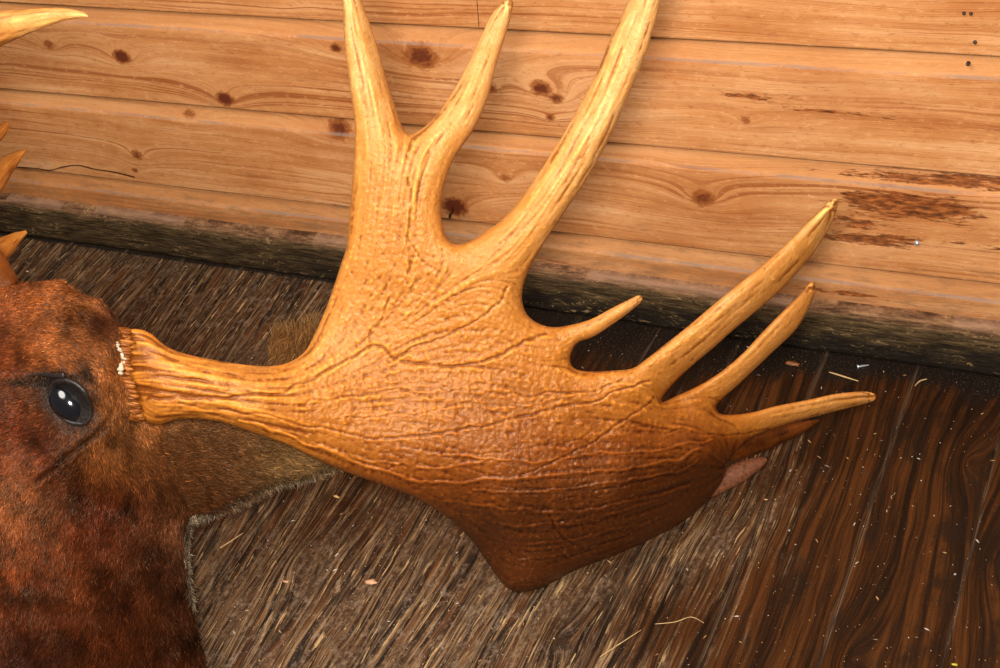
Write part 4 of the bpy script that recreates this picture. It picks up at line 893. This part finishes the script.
# ------------------------------------------------------------------ small things
def floor_pt(px, py, z=0.0):
    r = ray(np.array(float(px)), np.array(float(py))); t = (z - CAMH) / r[2]; return np.array([0, 0, CAMH]) + r * t
def bar(name, pts, r, mat, label, cat, group=None, z=0.0014, flat=0.6):
    P = [floor_pt(a, b, z) for a, b in pts]; V, Fc = tube(P, [r * k for k in np.interp(np.linspace(0, 1, len(P)), [0, .5, 1], [.7, 1, .5])], seg=8, sub=4, flat=flat, noise=.3)
    o = link(name, pymesh(name, V, Fc), mat); tag(o, label, cat, group); return o
straw = mat_plain('straw', (0.50, 0.32, 0.14), 0.6)
bar('twig', [(829, 372), (842, 376), (858, 381)], .0011, straw, 'thin straw-coloured twig on the floorboards above the lowest pale tine tip', 'twig')
bar('twig', [(915, 386), (920, 381), (927, 379)], .0010, straw, 'short pale twig bent over the floorboard seam near the beam', 'twig')
bar('straw', [(600, 657), (618, 645), (641, 630)], .0006, straw, 'longest pale straw lying aslant on dark floor below the antler', 'straw')
bar('straw', [(655, 624), (675, 622), (691, 617), (704, 623)], .0005, straw, 'thin bent straw right of the longest pale straw', 'straw')
bar('splinter', [(607, 560), (611, 563)], .0010, straw, 'tiny pale splinter at the lower edge of the antler palm', 'splinter')
bar('splinter', [(220, 548), (231, 541), (243, 533)], .0009, straw, 'raised yellowish splinter on the worn floor beside the neck fur', 'splinter')
def chip(name, px, py, size, mat, label, cat, seed, group=None):
    rr = random.Random(seed); c = floor_pt(px, py, 0.0015); n = 9; V = []
    for lay in (0, 1):
        for i in range(n):
            a = 2 * math.pi * i / n; r = size * (rr.uniform(.45, 1.1)) * (1 - .25 * lay)
            V.append((c[0] + math.cos(a) * r * 1.3, c[1] + math.sin(a) * r * .6, 0.0003 + lay * size * .28 + rr.uniform(0, .1) * size))
    Fc = [list(range(n))[::-1], list(range(n, 2 * n))] + [[i, (i + 1) % n, n + (i + 1) % n, n + i] for i in range(n)]
    o = link(name, pymesh(name, np.array(V), Fc), mat, smooth=False); tag(o, label, cat, group); return o
chipm = mat_plain('pale_wood', (0.60, 0.32, 0.18), 0.6); yel = mat_plain('yellow_wood', (0.60, 0.36, 0.12), 0.6); leaf = mat_plain('dry_leaf', (0.25, 0.09, 0.03), 0.5); white = mat_plain('chalky', (0.65, 0.60, 0.52), 0.6)
chip('wood_chip', 371, 582, .0085, chipm, 'pinkish wood chip on the worn floor below the antler', 'wood chip', 1)
chip('wood_chip', 336, 496, .0045, yel, 'small yellow wood chip just under the antler beam', 'wood chip', 2)
chip('wood_chip', 286, 581, .0040, chipm, 'small pale chip on the floor left of the pinkish one', 'wood chip', 3)
chip('dry_leaf', 793, 362, .011, leaf, 'curled brown leaf scrap on black grime near the beam', 'leaf')if False else chip('dry_leaf', 793, 364, .010, leaf, 'curled brown leaf scrap on black grime near the beam', 'leaf', 4)
chip('wood_chip', 766, 499, .0022, yel, 'tiny yellow chip on the floor right of the short dusty tine', 'wood chip', 5)
chip('pebble', 27, 271, .0032, white, 'tiny white crumb on the floor behind the fur of the forehead', 'crumb', 6)
chip('leaf_scrap', 954, 664, .0040, mat_plain('yellow_leaf', (.45, .38, .04), .5), 'yellow-green leaf scrap at the bottom edge of the floor', 'leaf', 7)
# dropped screw by the beam and nail head in the wall
metal = mat_plain('zinc', (0.62, 0.66, 0.70), 0.3, 300.0, .15, .1, Metallic=0.7)
sc_root = empty('screw', floor_pt(862, 366)); tag(sc_root, 'small zinc screw lying on dark floor at the foot of the beam', 'screw')
a_ = floor_pt(859, 366.5, .002); b_ = floor_pt(869, 365, .002)
V, Fc = tube([a_, (a_ + b_) / 2, b_], [.0016, .0013, .0006], seg=10, sub=5, noise=.3); keep(link('shank', pymesh('shank', V, Fc), metal), sc_root)
V, Fc = tube([a_ - (b_ - a_) * .18, a_], [.0030, .0022], seg=12); keep(link('screw_head', pymesh('screw_head', V, Fc), metal), sc_root)
def nail(px, py, r, mat, label):
    x_, z_ = zx(px, py); c = np.array([x_, YW, z_]); V, Fc = tube([c + [0, .003, 0], c + [0, -.0005, 0], c + [0, -.0022, 0]], [r, r, r * .75], seg=14, sub=3)
    o = link('nail', pymesh('nail', V, Fc), mat); tag(o, label, 'nail'); return o
nail(917, 243, .0036, metal, 'shiny nail head in the wall board beside the red-brown stain')
dn = mat_plain('rusty_iron', (0.035, 0.02, 0.014), 0.6)
nail(964, 13, .0020, dn, 'dark nail hole-like head left of its pair, top board at right')
nail(971, 13.5, .0020, dn, 'dark nail head right of its pair, top board at right')
nail(975, 42, .0022, dn, 'dark nail head just above the top seam at right')
nail(968, 64, .0022, dn, 'dark nail head in the strip under the top seam at right')
rd = random.Random(11)
# crumbs, sawdust and dust that nobody could count
Vs = []; Fs = []; b0 = 0
for k in range(4200):
    px = rd.uniform(-60, 1060); py = rd.uniform(225, 720)
    w_ = float(vnoise(px / 60, py / 60, 3))
    if rd.random() > (0.35 + w_ * .8) * (1.0 if px < 560 else .55): continue
    if py < 232 + .145 * px + 6: continue
    c = floor_pt(px, py); r = abs(rd.gauss(0, .00042)) + .00028; L = r * rd.choice([1, 1, 1.6, 4]); a = rd.uniform(0, 3.14)
    if not (c[1] < YB - .006): continue
    n = 5; zb = c[2] + .0002
    for i in range(n):
        th = 2 * math.pi * i / n + rd.uniform(-.3, .3); lx = math.cos(th) * L; ly = math.sin(th) * r
        Vs.append((c[0] + lx * math.cos(a) - ly * math.sin(a), c[1] + lx * math.sin(a) + ly * math.cos(a), zb))
    Vs.append((c[0], c[1], zb + r * 1.1)); Fs.append([b0 + 4, b0 + 3, b0 + 2, b0 + 1, b0])
    for i in range(n): Fs.append([b0 + i, b0 + (i + 1) % n, b0 + 5])
    b0 += 6
me = pymesh('dust_crumbs', np.array(Vs), Fs); cc = np.repeat(np.array([[rd.choice([(.42, .31, .2), (.5, .42, .33), (.30, .14, .05), (.45, .26, .09), (.2, .13, .08)])] for _ in range(b0 // 6)]).reshape(-1, 3), 6, axis=0)
cattr(me, 'fcol', cc); q = N('crumbs'); cm = q.done(q.attr('fcol', True), .6)
tag(link('dust_crumbs', me, cm, smooth=False), 'pale dust crumbs and sawdust strewn over the floorboards', 'dust', kind='stuff')
